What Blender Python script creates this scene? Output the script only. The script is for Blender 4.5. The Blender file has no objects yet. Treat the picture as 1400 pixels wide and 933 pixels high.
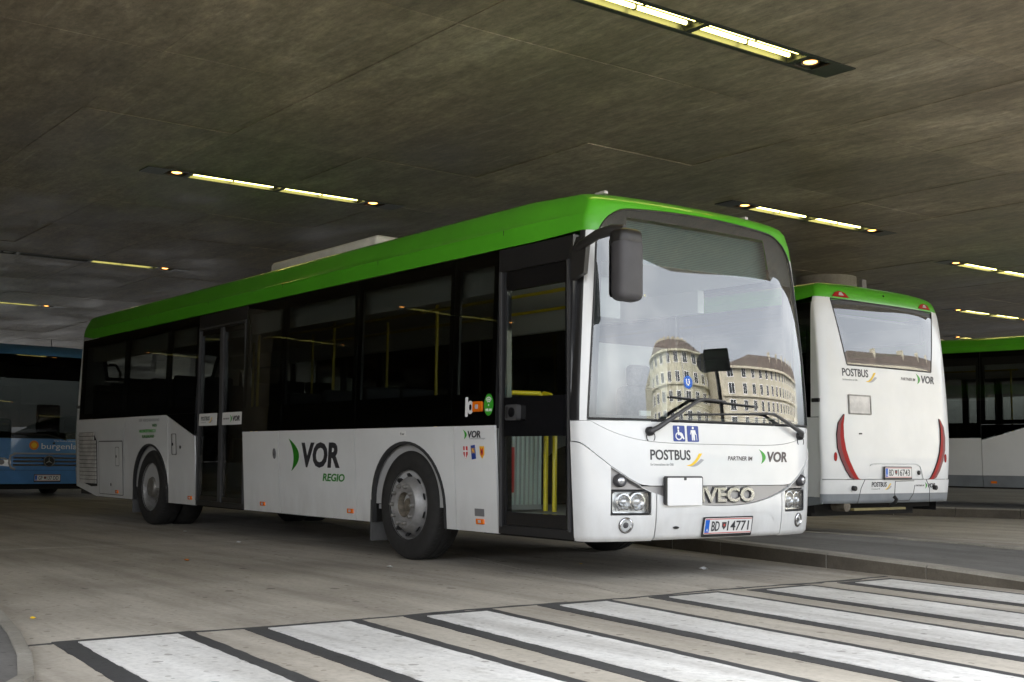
import bpy, bmesh, math, random
from mathutils import Vector, Matrix
R = math.radians
rnd = random.Random(7)
scene = bpy.context.scene
C = scene.collection

# ------------------------------------------------------------------ camera
cam_d = bpy.data.cameras.new('camera')
cam = bpy.data.objects.new('camera', cam_d); C.objects.link(cam); scene.camera = cam
yaw, pitch, roll = R(143.022), R(5.546), R(0.621)
fw = Vector((math.cos(yaw)*math.cos(pitch), math.sin(yaw)*math.cos(pitch), math.sin(pitch)))
rt = fw.cross(Vector((0, 0, 1))).normalized(); up = rt.cross(fw)
rt2 = rt*math.cos(roll) + up*math.sin(roll); up2 = -rt*math.sin(roll) + up*math.cos(roll)
M = Matrix((rt2, up2, -fw)).transposed().to_4x4(); M.translation = Vector((6.507, -6.95, 0.888))
cam.matrix_world = M
cam_d.sensor_width = 36.0; cam_d.lens = 36.0*1657.1/1400.0
cam_d.clip_start = 0.05; cam_d.clip_end = 3000

# ------------------------------------------------------------------ world, sun, exposure
SUN_EL, SUN_AZ = R(48), R(-130)          # azimuth measured from +X
w = bpy.data.worlds.new('World'); scene.world = w; w.use_nodes = True
nt = w.node_tree; nt.nodes.clear()
wo = nt.nodes.new('ShaderNodeOutputWorld'); bg = nt.nodes.new('ShaderNodeBackground')
sky = nt.nodes.new('ShaderNodeTexSky'); sky.sky_type = 'NISHITA'; sky.sun_disc = False
sky.sun_elevation = SUN_EL; sky.sun_rotation = math.pi/2 - SUN_AZ
sky.air_density = 1.0; sky.dust_density = 5.0; sky.ozone_density = 1.0
hs = nt.nodes.new('ShaderNodeHueSaturation'); hs.inputs['Saturation'].default_value = 0.14
nt.links.new(sky.outputs[0], hs.inputs['Color'])
# soft high cloud, the same all round the sky
tc = nt.nodes.new('ShaderNodeTexCoord'); cn = nt.nodes.new('ShaderNodeTexNoise')
cn.inputs['Scale'].default_value = 2.2; cn.inputs['Detail'].default_value = 6; cn.inputs['Roughness'].default_value = .55
mp = nt.nodes.new('ShaderNodeMapping'); mp.inputs['Scale'].default_value = (1, 1, 2.6)
nt.links.new(tc.outputs['Generated'], mp.inputs[0]); nt.links.new(mp.outputs[0], cn.inputs['Vector'])
cr = nt.nodes.new('ShaderNodeValToRGB'); cr.color_ramp.elements[0].position = .38; cr.color_ramp.elements[1].position = .66
cr.color_ramp.elements[0].color = (.72, .75, .8, 1); cr.color_ramp.elements[1].color = (1.15, 1.15, 1.15, 1)
nt.links.new(cn.outputs[0], cr.inputs[0])
mx = nt.nodes.new('ShaderNodeMix'); mx.data_type = 'RGBA'; mx.blend_type = 'MULTIPLY'; mx.inputs[0].default_value = 1
nt.links.new(hs.outputs[0], mx.inputs[6]); nt.links.new(cr.outputs[0], mx.inputs[7])
nt.links.new(mx.outputs[2], bg.inputs['Color']); bg.inputs['Strength'].default_value = 0.15
nt.links.new(bg.outputs[0], wo.inputs['Surface'])
sl = bpy.data.lights.new('sun', 'SUN'); sl.energy = 1.5; sl.angle = R(14); sl.color = (1, .95, .87)
so = bpy.data.objects.new('sun', sl); C.objects.link(so)
sd = Vector((math.cos(SUN_EL)*math.cos(SUN_AZ), math.cos(SUN_EL)*math.sin(SUN_AZ), math.sin(SUN_EL)))
so.rotation_euler = sd.to_track_quat('Z', 'Y').to_euler(); so.location = (30, -40, 60)
vs = scene.view_settings; vs.view_transform = 'Standard'; vs.look = 'None'; vs.gamma = 1; vs.exposure = 2.7
vs.use_curve_mapping = False
cy = scene.cycles
cy.use_denoising = True; cy.max_bounces = 10; cy.diffuse_bounces = 5; cy.glossy_bounces = 5
cy.transparent_max_bounces = 24; cy.transmission_bounces = 6; cy.caustics_reflective = False; cy.caustics_refractive = False
cy.sample_clamp_indirect = 6.0

# ------------------------------------------------------------------ materials
MATS = {}
def nodes(name):
    m = bpy.data.materials.new(name); m.use_nodes = True
    t = m.node_tree; b = t.nodes['Principled BSDF']; MATS[name] = m
    return m, t, b
def N(t, kind, **kw):
    n = t.nodes.new(kind)
    for k, v in kw.items():
        if k in n.inputs: n.inputs[k].default_value = v
        else: setattr(n, k, v)
    return n
def ramp(t, fac, stops):
    r = t.nodes.new('ShaderNodeValToRGB'); e = r.color_ramp.elements
    while len(e) < len(stops): e.new(.5)
    for i, (p_, c_) in enumerate(stops):
        e[i].position = p_; e[i].color = (*c_, 1) if len(c_) == 3 else c_
    t.links.new(fac, r.inputs[0]); return r.outputs[0]
def mixc(t, fac, a, b, mode='MIX'):
    m = t.nodes.new('ShaderNodeMix'); m.data_type = 'RGBA'; m.blend_type = mode
    for s, v in ((0, fac), (6, a), (7, b)):
        if hasattr(v, 'is_output'): t.links.new(v, m.inputs[s])
        else: m.inputs[s].default_value = v if s == 0 else ((*v, 1) if len(v) == 3 else v)
    return m.outputs[2]
def objco(t, scale=(1, 1, 1), world=False, rotz=0):
    if world:
        g = t.nodes.new('ShaderNodeNewGeometry'); o = g.outputs['Position']
    else:
        g = t.nodes.new('ShaderNodeTexCoord'); o = g.outputs['Object']
    m = t.nodes.new('ShaderNodeMapping'); m.inputs['Scale'].default_value = scale; m.inputs['Rotation'].default_value = (0, 0, rotz)
    t.links.new(o, m.inputs[0]); return m.outputs[0]
def noise(t, vec, scale, detail=5, rough=.55):
    n = t.nodes.new('ShaderNodeTexNoise'); n.inputs['Scale'].default_value = scale
    n.inputs['Detail'].default_value = detail; n.inputs['Roughness'].default_value = rough
    t.links.new(vec, n.inputs['Vector']); return n.outputs[0]
def bump(t, b, h, strength=.3, dist=.01):
    n = t.nodes.new('ShaderNodeBump'); n.inputs['Strength'].default_value = strength; n.inputs['Distance'].default_value = dist
    t.links.new(h, n.inputs['Height']); t.links.new(n.outputs[0], b.inputs['Normal'])
def plain(name, col, rough=.5, metal=0, coat=0, spec=.5, emis=None, estr=0, dirt=0.0, dscale=3):
    m, t, b = nodes(name)
    b.inputs['Base Color'].default_value = (*col, 1); b.inputs['Roughness'].default_value = rough
    b.inputs['Metallic'].default_value = metal; b.inputs['Coat Weight'].default_value = coat
    b.inputs['Coat Roughness'].default_value = .06; b.inputs['Specular IOR Level'].default_value = spec
    if emis: b.inputs['Emission Color'].default_value = (*emis, 1); b.inputs['Emission Strength'].default_value = estr
    if dirt:
        v = objco(t, world=True); n = noise(t, v, dscale, 6, .6)
        c = ramp(t, n, [(.35, tuple(x*(1-dirt) for x in col)), (.62, col)])
        t.links.new(c, b.inputs['Base Color'])
        rr = N(t, 'ShaderNodeMapRange'); rr.inputs['To Min'].default_value = rough+.12; rr.inputs['To Max'].default_value = rough
        t.links.new(n, rr.inputs[0]); t.links.new(rr.outputs[0], b.inputs['Roughness'])
    return m
def glass(name, tint, ior=1.5, rough=0.0, wave=0.0, wscale=1.2, extra=0.0):
    m = bpy.data.materials.new(name); m.use_nodes = True; MATS[name] = m
    t = m.node_tree; t.nodes.clear()
    o = t.nodes.new('ShaderNodeOutputMaterial'); mx = t.nodes.new('ShaderNodeMixShader')
    tr = t.nodes.new('ShaderNodeBsdfTransparent'); tr.inputs[0].default_value = (*tint, 1)
    gl = t.nodes.new('ShaderNodeBsdfGlossy'); gl.inputs['Roughness'].default_value = rough
    fr = t.nodes.new('ShaderNodeFresnel'); fr.inputs[0].default_value = ior
    f = fr.outputs[0]
    ge = t.nodes.new('ShaderNodeNewGeometry'); io = t.nodes.new('ShaderNodeMath'); io.operation = 'MULTIPLY_ADD'
    io.inputs[1].default_value = 1/ior-ior; io.inputs[2].default_value = ior
    t.links.new(ge.outputs['Backfacing'], io.inputs[0]); t.links.new(io.outputs[0], fr.inputs[0])
    if extra:
        ad = t.nodes.new('ShaderNodeMath'); ad.operation = 'MULTIPLY_ADD'; ad.use_clamp = True
        ad.inputs[1].default_value = 1-extra; ad.inputs[2].default_value = extra
        t.links.new(f, ad.inputs[0]); f = ad.outputs[0]
    if wave:
        v = objco(t, (1, 1, .5)); n = noise(t, v, wscale, 1, .4)
        bp = t.nodes.new('ShaderNodeBump'); bp.inputs['Strength'].default_value = 1; bp.inputs['Distance'].default_value = wave
        t.links.new(n, bp.inputs['Height']); t.links.new(bp.outputs[0], gl.inputs['Normal']); t.links.new(bp.outputs[0], fr.inputs['Normal'])
    t.links.new(f, mx.inputs[0]); t.links.new(tr.outputs[0], mx.inputs[1]); t.links.new(gl.outputs[0], mx.inputs[2])
    t.links.new(mx.outputs[0], o.inputs[0]); return m

plain('white', (.73, .74, .74), .28, coat=.6, dirt=.07, dscale=1.6)
def grime():
    t = MATS['white'].node_tree; b = t.nodes['Principled BSDF']; src = b.inputs['Base Color'].links[0].from_socket
    v = objco(t, world=True); sp = N(t, 'ShaderNodeSeparateXYZ'); t.links.new(v, sp.inputs[0])
    mr = N(t, 'ShaderNodeMapRange'); mr.inputs['From Min'].default_value = .85; mr.inputs['From Max'].default_value = .28; t.links.new(sp.outputs[2], mr.inputs[0])
    n = noise(t, objco(t, (1, 1, .35), True), 5, 8, .7)
    mu = N(t, 'ShaderNodeMath', operation='MULTIPLY'); t.links.new(mr.outputs[0], mu.inputs[0]); t.links.new(n, mu.inputs[1])
    f = ramp(t, mu.outputs[0], [(.20, (0, 0, 0)), (.75, (.38, .38, .38))])
    t.links.new(mixc(t, f, src, (.22, .19, .15)), b.inputs['Base Color'])
grime()
plain('green', (.085, .43, .018), .28, coat=.5, dirt=.10, dscale=2.0)
plain('grey_skirt', (.22, .24, .26), .35, coat=.3, dirt=.2)
plain('black_gloss', (.008, .008, .009), .12, coat=.3)
plain('black', (.014, .014, .015), .45)
plain('frame_grey', (.06, .06, .062), .4)
plain('mirror_grey', (.06, .058, .062), .5, dirt=.12, dscale=9)
plain('rubber', (.018, .017, .016), .78, dirt=.35, dscale=12)
plain('chassis', (.012, .011, .010), .9)
plain('arch', (.03, .03, .031), .8, dirt=.3)
plain('silver', (.36, .355, .35), .5, metal=.5, dirt=.3, dscale=8)
plain('hub', (.30, .29, .27), .5, metal=.6, dirt=.45, dscale=14)
plain('rust', (.17, .145, .11), .7, dirt=.5, dscale=20)
plain('satin', (.36, .35, .345), .42, metal=.3)
plain('chrome', (.62, .62, .63), .12, metal=1)
plain('logo_dark', (.035, .035, .04), .4)
plain('logo_brown', (.065, .05, .05), .4)
plain('logo_green', (.02, .20, .012), .4)
plain('leaf_green', (.035, .33, .02), .4)
plain('logo_yellow', (.85, .55, .02), .4)
plain('logo_grey', (.35, .36, .37), .4)
plain('blue_sign', (.015, .045, .26), .35)
plain('eu_blue', (.01, .12, .55), .35)
plain('plate_white', (.72, .72, .71), .35)
plain('plate_red', (.5, .06, .05), .4)
plain('decal_white', (.8, .8, .8), .4)
plain('amber', (.75, .16, .006), .18, coat=.5)
plain('red_lens', (.34, .008, .006), .4, coat=0, spec=.15)
plain('clear_lens', (.5, .45, .45), .15, coat=.6)
plain('yellow_rail', (.75, .58, .01), .3, coat=.3)
plain('interior', (.38, .38, .38), .6)
plain('interior_light', (.68, .70, .69), .6)
plain('seat', (.06, .063, .07), .8, dirt=.4, dscale=30)
plain('seat_line', (.3, .32, .08), .8)
plain('ac_white', (.82, .80, .74), .5, dirt=.18)
plain('coach_blue', (.09, .27, .60), .35, coat=.6, dirt=.15)
plain('sun_yellow', (.8, .42, .02), .4)
plain('red_paint', (.5, .03, .03), .4)
plain('tarnish', (.34, .33, .30), .5, dirt=.35, dscale=7)
glass('windscreen', (.82, .88, .87), 1.68, extra=.125, wave=.0005, wscale=2.6)
glass('side_glass', (.51, .525, .51), 1.5, wave=.0016, wscale=1.5)
glass('door_glass', (.90, .93, .91), 1.5, wave=.0012, wscale=1.5)
glass('rear_glass', (.5, .52, .52), 1.7, extra=.10)
glass('lens_clear', (.92, .93, .93), 1.45)
def emit(name, col, s):
    m = bpy.data.materials.new(name); m.use_nodes = True; MATS[name] = m; t = m.node_tree; t.nodes.clear()
    o = t.nodes.new('ShaderNodeOutputMaterial'); e = t.nodes.new('ShaderNodeEmission')
    e.inputs[0].default_value = (*col, 1); e.inputs[1].default_value = s; t.links.new(e.outputs[0], o.inputs[0])
emit('tube', (1, .86, .25), 2.6)
emit('spot', (1, .38, .08), 1.9)

PX, PY, OX, OY = 2.3, 1.72, .45, 2.16            # formwork pitch of the ceiling
def concrete_ceiling():
    m, t, b = nodes('ceiling_concrete')
    v = objco(t, (1, 1, 1), True)
    st = noise(t, objco(t, (.5, 6.5, 1), True, R(3)), 1.5, 9, .66)
    big = noise(t, objco(t, (.7, 1.0, 1), True), .62, 9, .66)
    mid = noise(t, objco(t, (.8, 1.7, 1), True, R(-6)), 2.3, 10, .72)
    fine = noise(t, objco(t, (1.6, 3.6, 1), True, R(-4)), 5.5, 12, .82)
    scr = noise(t, objco(t, (.5, 6, 1), True, R(8)), 1.8, 3, .5)
    c = ramp(t, big, [(.28, (.14, .115, .076)), (.42, (.212, .181, .127)), (.56, (.28, .244, .178)), (.72, (.42, .376, .292))])
    for n_, lo, hi, k_ in ((st, .84, 1.16, .9), (mid, .66, 1.38, .9), (fine, .5, 1.55, .85)):
        c = mixc(t, k_, c, ramp(t, n_, [(.32, (lo, lo, lo*.98)), (.5, (1, 1, 1)), (.68, (hi, hi*.985, hi*.95))]), 'MULTIPLY')
    c = mixc(t, 1, c, ramp(t, scr, [(.62, (0, 0, 0)), (.74, (.10, .095, .08))]), 'ADD')
    # each formwork panel has its own tone
    sp = N(t, 'ShaderNodeSeparateXYZ'); t.links.new(v, sp.inputs[0])
    fl = []
    for ax, p_, o_ in ((0, PX, OX), (1, PY, OY)):
        a = N(t, 'ShaderNodeMath', operation='SUBTRACT'); t.links.new(sp.outputs[ax], a.inputs[0]); a.inputs[1].default_value = o_
        d = N(t, 'ShaderNodeMath', operation='DIVIDE'); t.links.new(a.outputs[0], d.inputs[0]); d.inputs[1].default_value = p_
        f = N(t, 'ShaderNodeMath', operation='FLOOR'); t.links.new(d.outputs[0], f.inputs[0]); fl.append(f.outputs[0])
    cb = N(t, 'ShaderNodeCombineXYZ'); t.links.new(fl[0], cb.inputs[0]); t.links.new(fl[1], cb.inputs[1])
    wn = N(t, 'ShaderNodeTexWhiteNoise'); t.links.new(cb.outputs[0], wn.inputs['Vector'])
    c4 = ramp(t, wn.outputs['Value'], [(0, (.84, .84, .84)), (1, (1.12, 1.11, 1.09))])
    c = mixc(t, .8, c, c4, 'MULTIPLY')
    t.links.new(c, b.inputs['Base Color']); b.inputs['Roughness'].default_value = .5
    rr = ramp(t, big, [(.3, (.36,)*3), (.7, (.62,)*3)]); t.links.new(rr, b.inputs['Roughness'])
    bump(t, b, fine, .25, .01)
concrete_ceiling()
def n4c(t):
    n = t.nodes.new('ShaderNodeTexNoise'); n.inputs['Scale'].default_value = 14; n.inputs['Detail'].default_value = 4
    t.links.new(objco(t, (1, 1, 1), True), n.inputs['Vector']); return n.outputs['Color']
def concrete_ground(name, a, bcol, spots=True, scale=1.0):
    m, t, b = nodes(name)
    n1 = noise(t, objco(t, (1, 1, 1), True), .8*scale, 8, .62)
    n2 = noise(t, objco(t, (1, 1, 1), True), 26*scale, 6, .7)
    n3 = noise(t, objco(t, (.5, 3.5, 1), True, R(12)), 1.1, 6, .6)
    c = ramp(t, n1, [(.3, a), (.7, bcol)])
    c = mixc(t, .7, c, ramp(t, n2, [(.3, (.72,)*3), (.5, (1,)*3), (.7, (1.16,)*3)]), 'MULTIPLY')
    c = mixc(t, .7, c, ramp(t, n3, [(.3, (.78, .77, .75)), (.6, (1.06,)*3)]), 'MULTIPLY')
    if spots:
        for sc_, r0, r1, gate, dark in ((3.1, .012, .13, .45, .45), (7.5, .02, .20, .5, .55), (17, .03, .30, .55, .62)):
            vo = t.nodes.new('ShaderNodeTexVoronoi'); vo.inputs['Scale'].default_value = sc_; vo.inputs['Randomness'].default_value = 1
            wv_ = N(t, 'ShaderNodeVectorMath', operation='MULTIPLY_ADD'); t.links.new(n4c(t), wv_.inputs[0]); wv_.inputs[1].default_value = (.05, .05, 0)
            t.links.new(objco(t, (1, 1.15, 1), True, .4*sc_), wv_.inputs[2]); t.links.new(wv_.outputs[0], vo.inputs['Vector'])
            sx_ = N(t, 'ShaderNodeSeparateColor'); t.links.new(vo.outputs['Color'], sx_.inputs[0])
            rad = N(t, 'ShaderNodeMapRange'); rad.inputs['From Min'].default_value = gate; rad.inputs['To Min'].default_value = 0; rad.inputs['To Max'].default_value = r1
            t.links.new(sx_.outputs[0], rad.inputs[0])
            df = N(t, 'ShaderNodeMath', operation='SUBTRACT'); t.links.new(rad.outputs[0], df.inputs[0]); t.links.new(vo.outputs['Distance'], df.inputs[1])
            f = ramp(t, df.outputs[0], [(.0, (0, 0, 0)), (.012+r0*.4, (.9, .9, .9))])
            c = mixc(t, f, c, mixc(t, 1, c, (dark, dark*.98, dark*.96), 'MULTIPLY'))
        n5 = noise(t, objco(t, (1, 1, 1), True, .6), .33, 6, .6)     # old oil and tyre grime
        c = mixc(t, .9, c, ramp(t, n5, [(.32, (.66, .65, .63)), (.5, (1, 1, 1)), (.68, (1.12, 1.12, 1.11))]), 'MULTIPLY')
        n6 = noise(t, objco(t, (.22, 2.6, 1), True, R(9)), 1.0, 7, .62)   # dark wheel tracks along the lane
        c = mixc(t, .8, c, ramp(t, n6, [(.36, (.72, .71, .70)), (.52, (1, 1, 1)), (.70, (1.08, 1.08, 1.07))]), 'MULTIPLY')
    t.links.new(c, b.inputs['Base Color']); b.inputs['Roughness'].default_value = .78
    bump(t, b, n2, .35, .004)
concrete_ground('slab', (.37, .335, .282), (.475, .438, .378))
concrete_ground('kerb', (.20, .185, .155), (.34, .32, .28), False, 2)
concrete_ground('kerb_face', (.06, .05, .038), (.15, .13, .10), False, 2)
concrete_ground('asphalt', (.11, .107, .102), (.185, .18, .172), True)
concrete_ground('paint_white', (.58, .572, .55), (.72, .71, .685), True, 1.2)
def wear(name, under, lo, hi):
    t = MATS[name].node_tree; b = t.nodes['Principled BSDF']; src = b.inputs['Base Color'].links[0].from_socket
    n = noise(t, objco(t, (1, 2.2, 1), True), 3.2, 12, .74)
    f = ramp(t, n, [(lo, (0, 0, 0)), (hi, (.75, .75, .75))])
    t.links.new(mixc(t, f, src, under), b.inputs['Base Color'])
wear('paint_white', (.33, .31, .27), .56, .70)
concrete_ground('paint_dark', (.035, .035, .036), (.06, .06, .061), True, 1.4)
concrete_ground('joint', (.02, .019, .018), (.045, .042, .04), False)
concrete_ground('column_concrete', (.30, .27, .22), (.42, .39, .33), False)
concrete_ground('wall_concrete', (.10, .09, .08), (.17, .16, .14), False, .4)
concrete_ground('plaster', (.47, .43, .33), (.58, .54, .43), False, .3)
concrete_ground('plaster_green', (.44, .42, .31), (.55, .53, .41), False, .3)
concrete_ground('roof_tile', (.09, .075, .065), (.15, .12, .10), False, .6)

# ------------------------------------------------------------------ mesh helpers
def link(o, parent=None):
    C.objects.link(o)
    if parent: o.parent = parent
    return o
def mobj(name, verts, faces, mat, parent=None, smooth=False, mats=None, fm=None):
    me = bpy.data.meshes.new(name); me.from_pydata([tuple(v) for v in verts], [], faces)
    for mm in (mats or [mat]): me.materials.append(MATS[mm])
    if fm: me.polygons.foreach_set('material_index', fm)
    bm = bmesh.new(); bm.from_mesh(me); bmesh.ops.recalc_face_normals(bm, faces=bm.faces); bm.to_mesh(me); bm.free()
    if smooth:
        me.polygons.foreach_set('use_smooth', [True]*len(me.polygons))
        me.set_sharp_from_angle(angle=R(smooth if smooth > 1 else 35))
    return link(bpy.data.objects.new(name, me), parent)
class B:
    """collects shapes into one mesh"""
    def __init__(s): s.v = []; s.f = []
    def add(s, v, f):
        k = len(s.v); s.v += [Vector(x) for x in v]; s.f += [tuple(i+k for i in q) for q in f]; return s
    def box(s, a, b):
        (x0, y0, z0), (x1, y1, z1) = a, b
        return s.add([(x0,y0,z0),(x1,y0,z0),(x1,y1,z0),(x0,y1,z0),(x0,y0,z1),(x1,y0,z1),(x1,y1,z1),(x0,y1,z1)],
                     [(0,3,2,1),(4,5,6,7),(0,1,5,4),(1,2,6,5),(2,3,7,6),(3,0,4,7)])
    def cbox(s, a, b, c):                       # chamfered box
        (x0, y0, z0), (x1, y1, z1) = a, b
        bm = bmesh.new(); bmesh.ops.create_cube(bm, size=1)
        bmesh.ops.scale(bm, vec=(x1-x0, y1-y0, z1-z0), verts=bm.verts)
        bmesh.ops.translate(bm, vec=((x0+x1)/2, (y0+y1)/2, (z0+z1)/2), verts=bm.verts)
        bmesh.ops.bevel(bm, geom=bm.edges[:], offset=c, segments=3, affect='EDGES', profile=.5)
        bm.verts.index_update()
        s.add([v.co.copy() for v in bm.verts], [[v.index for v in f.verts] for f in bm.faces]); bm.free(); return s
    def tube(s, pts, r, n=10, caps=True):
        pts = [Vector(p_) for p_ in pts]; rings = []
        rr = r if isinstance(r, (list, tuple)) else [r]*len(pts)
        pu = None
        for i, p_ in enumerate(pts):
            d = (pts[min(i+1, len(pts)-1)] - pts[max(i-1, 0)]).normalized()
            if pu is None: pu = d.orthogonal().normalized()
            pu = (pu - d*pu.dot(d)).normalized(); pv = d.cross(pu)
            rings.append([p_ + (pu*math.cos(2*math.pi*k/n) + pv*math.sin(2*math.pi*k/n))*rr[i] for k in range(n)])
        k0 = len(s.v); s.v += [v for q in rings for v in q]
        for i in range(len(rings)-1):
            for k in range(n):
                s.f.append((k0+i*n+k, k0+i*n+(k+1) % n, k0+(i+1)*n+(k+1) % n, k0+(i+1)*n+k))
        if caps:
            s.f.append(tuple(k0+k for k in reversed(range(n)))); s.f.append(tuple(k0+(len(rings)-1)*n+k for k in range(n)))
        return s
    def lathe(s, prof, n, fn, caps=False):
        """prof: (radius, axial); fn(radius, angle, axial) -> point"""
        k0 = len(s.v); m = len(prof)
        for k in range(n):
            for (r_, a_) in prof: s.v.append(Vector(fn(r_, 2*math.pi*k/n, a_)))
        for k in range(n):
            for i in range(m-1):
                s.f.append((k0+k*m+i, k0+((k+1) % n)*m+i, k0+((k+1) % n)*m+i+1, k0+k*m+i+1))
        if caps:
            s.f.append(tuple(k0+k*m+m-1 for k in range(n))); s.f.append(tuple(k0+k*m for k in range(n)))
        return s
    def prism(s, poly, fn, o0, o1):
        """2-d outline raised from offset o0 to o1 through fn(u, v, off)"""
        k = len(s.v); n = len(poly)
        s.v += [Vector(fn(u, v_, o1)) for u, v_ in poly] + [Vector(fn(u, v_, o0)) for u, v_ in poly]
        s.f.append(tuple(range(k, k+n))); s.f.append(tuple(range(k+2*n-1, k+n-1, -1)))
        for i in range(n): j = (i+1) % n; s.f.append((k+i, k+n+i, k+n+j, k+j))
        return s
    def ring(s, outer, inner, fn, o0, o1):
        """outline with a hole; both lists have the same length and start"""
        k = len(s.v); n = len(outer)
        for pl_, o_ in ((outer, o1), (inner, o1), (outer, o0), (inner, o0)): s.v += [Vector(fn(u, v_, o_)) for u, v_ in pl_]
        for i in range(n):
            j = (i+1) % n
            s.f += [(k+i, k+j, k+n+j, k+n+i), (k+2*n+i, k+3*n+i, k+3*n+j, k+2*n+j), (k+i, k+2*n+i, k+2*n+j, k+j), (k+n+i, k+n+j, k+3*n+j, k+3*n+i)]
        return s
    def grid(s, cols, fn, o0=0.0, th=None):
        """cols: list of lists of (u, v) with the same length; optional thickness th"""
        k = len(s.v); nc, nr = len(cols), len(cols[0])
        s.v += [Vector(fn(u, v_, o0)) for c_ in cols for u, v_ in c_]
        for i in range(nc-1):
            for j in range(nr-1): s.f.append((k+i*nr+j, k+(i+1)*nr+j, k+(i+1)*nr+j+1, k+i*nr+j+1))
        if th:
            k2 = len(s.v); s.v += [Vector(fn(u, v_, o0-th)) for c_ in cols for u, v_ in c_]
            for i in range(nc-1):
                for j in (0, nr-1): s.f.append((k+i*nr+j, k+(i+1)*nr+j, k2+(i+1)*nr+j, k2+i*nr+j))
            for j in range(nr-1):
                for i in (0, nc-1): s.f.append((k+i*nr+j, k+i*nr+j+1, k2+i*nr+j+1, k2+i*nr+j))
        return s
    def obj(s, name, mat, parent=None, smooth=False): return mobj(name, s.v, s.f, mat, parent, smooth)
def rrect(u0, v0, u1, v1, r, n=5):
    r = min(r, abs(u1-u0)/2, abs(v1-v0)/2); o = []
    for cx, cy_, a0 in ((u1-r, v1-r, 0), (u0+r, v1-r, 90), (u0+r, v0+r, 180), (u1-r, v0+r, 270)):
        for k in range(n+1): a = R(a0+90*k/n); o.append((cx+r*math.cos(a), cy_+r*math.sin(a)))
    return o
def circ(cu, cv, ru, rv=None, n=24): return [(cu+ru*math.cos(2*math.pi*k/n), cv+(rv or ru)*math.sin(2*math.pi*k/n)) for k in range(n)]
def lin(a, b, n): return [a+(b-a)*i/(n-1) for i in range(n)]
def empty(name, loc=(0, 0, 0), rz=0):
    o = bpy.data.objects.new(name, None); o.empty_display_size = .3; o.location = loc; o.rotation_euler = (0, 0, rz); return link(o)
def tag(o, label=None, cat=None, group=None, kind=None):
    if label: o['label'] = label
    if cat: o['category'] = cat
    if group: o['group'] = group
    if kind: o['kind'] = kind
    return o
def text(name, body, fn, u0, v0, height, mat, parent, width=None, off=.003, shear=0, bold=0, depth=.0012, cap=.69):
    """flat lettering: baseline start (u0, v0), cap height, total width in metres, laid on a surface"""
    cu = bpy.data.curves.new(name, 'FONT'); cu.body = body; cu.size = 1; cu.shear = shear; cu.offset = bold; cu.resolution_u = 3
    tmp = bpy.data.objects.new(name, cu); C.objects.link(tmp)
    bpy.context.view_layer.update()
    me = tmp.to_mesh(); vs_ = [v.co.copy() for v in me.vertices]; fs = [tuple(p_.vertices) for p_ in me.polygons]
    tmp.to_mesh_clear(); bpy.data.objects.remove(tmp); bpy.data.curves.remove(cu)
    x0 = min(v.x for v in vs_); x1 = max(v.x for v in vs_)
    sy = height/cap; sx = (width/(x1-x0)) if width else sy
    # raised lettering with edges so that it keeps a small thickness
    bm = bmesh.new(); bv = [bm.verts.new((v.x, v.y, 0)) for v in vs_]
    for f in fs:
        try: bm.faces.new([bv[i] for i in f])
        except ValueError: pass
    bmesh.ops.remove_doubles(bm, verts=bm.verts, dist=1e-5)
    ext = bmesh.ops.extrude_face_region(bm, geom=bm.faces[:])
    top = [g for g in ext['geom'] if isinstance(g, bmesh.types.BMVert)]
    for v in top: v.co.z = 1
    for v in bm.verts:
        v.co = Vector(fn(u0+(v.co.x-x0)*sx, v0+v.co.y*sy, off+v.co.z*depth))
    me2 = bpy.data.meshes.new(name); bmesh.ops.recalc_face_normals(bm, faces=bm.faces); bm.to_mesh(me2); bm.free()
    me2.materials.append(MATS[mat])
    return link(bpy.data.objects.new(name, me2), parent)
def copy_tree(o, parent=None):
    c = o.copy(); C.objects.link(c); c.parent = parent
    for ch in [x for x in o.children]: copy_tree(ch, c)
    return c
exec_parts = []
# ================================================================== THE SETTING
H = 4.6
def edge_x(y): return 4.6 - (.34 if y > 3.3 else -.20)*(y-3.3)             # front edge of the deck overhead
# ---- ground: one big sheet, concrete slabs with open joints on top
ground = tag(B().add([(-400,-400,-.03),(400,-400,-.03),(400,400,-.03),(-400,400,-.03)], [(0,1,2,3)]).obj('ground', 'asphalt'), kind='structure')
def shear_y(x): return -.287*(x-.6) if x < .6 else -.095*(x-.6)
xs = [-41.4+6*k for k in range(8)] + [6.2, 11.8, 17.4, 23]
for i in range(len(xs)-1):
    for j in range(-4, 6):
        g = .007; x0, x1 = xs[i]+g, xs[i+1]-g; ya, yb = -1.47+5*j+g, -1.47+5*(j+1)-g
        c = [(x0, ya+shear_y(x0)), (x1, ya+shear_y(x1)), (x1, yb+shear_y(x1)), (x0, yb+shear_y(x0))]
        dz = rnd.uniform(-.0012, .0012)
        B().prism(c, lambda u, v, o: (u, v, o), -.025, dz).obj('concrete_slab', 'slab', ground)
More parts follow.
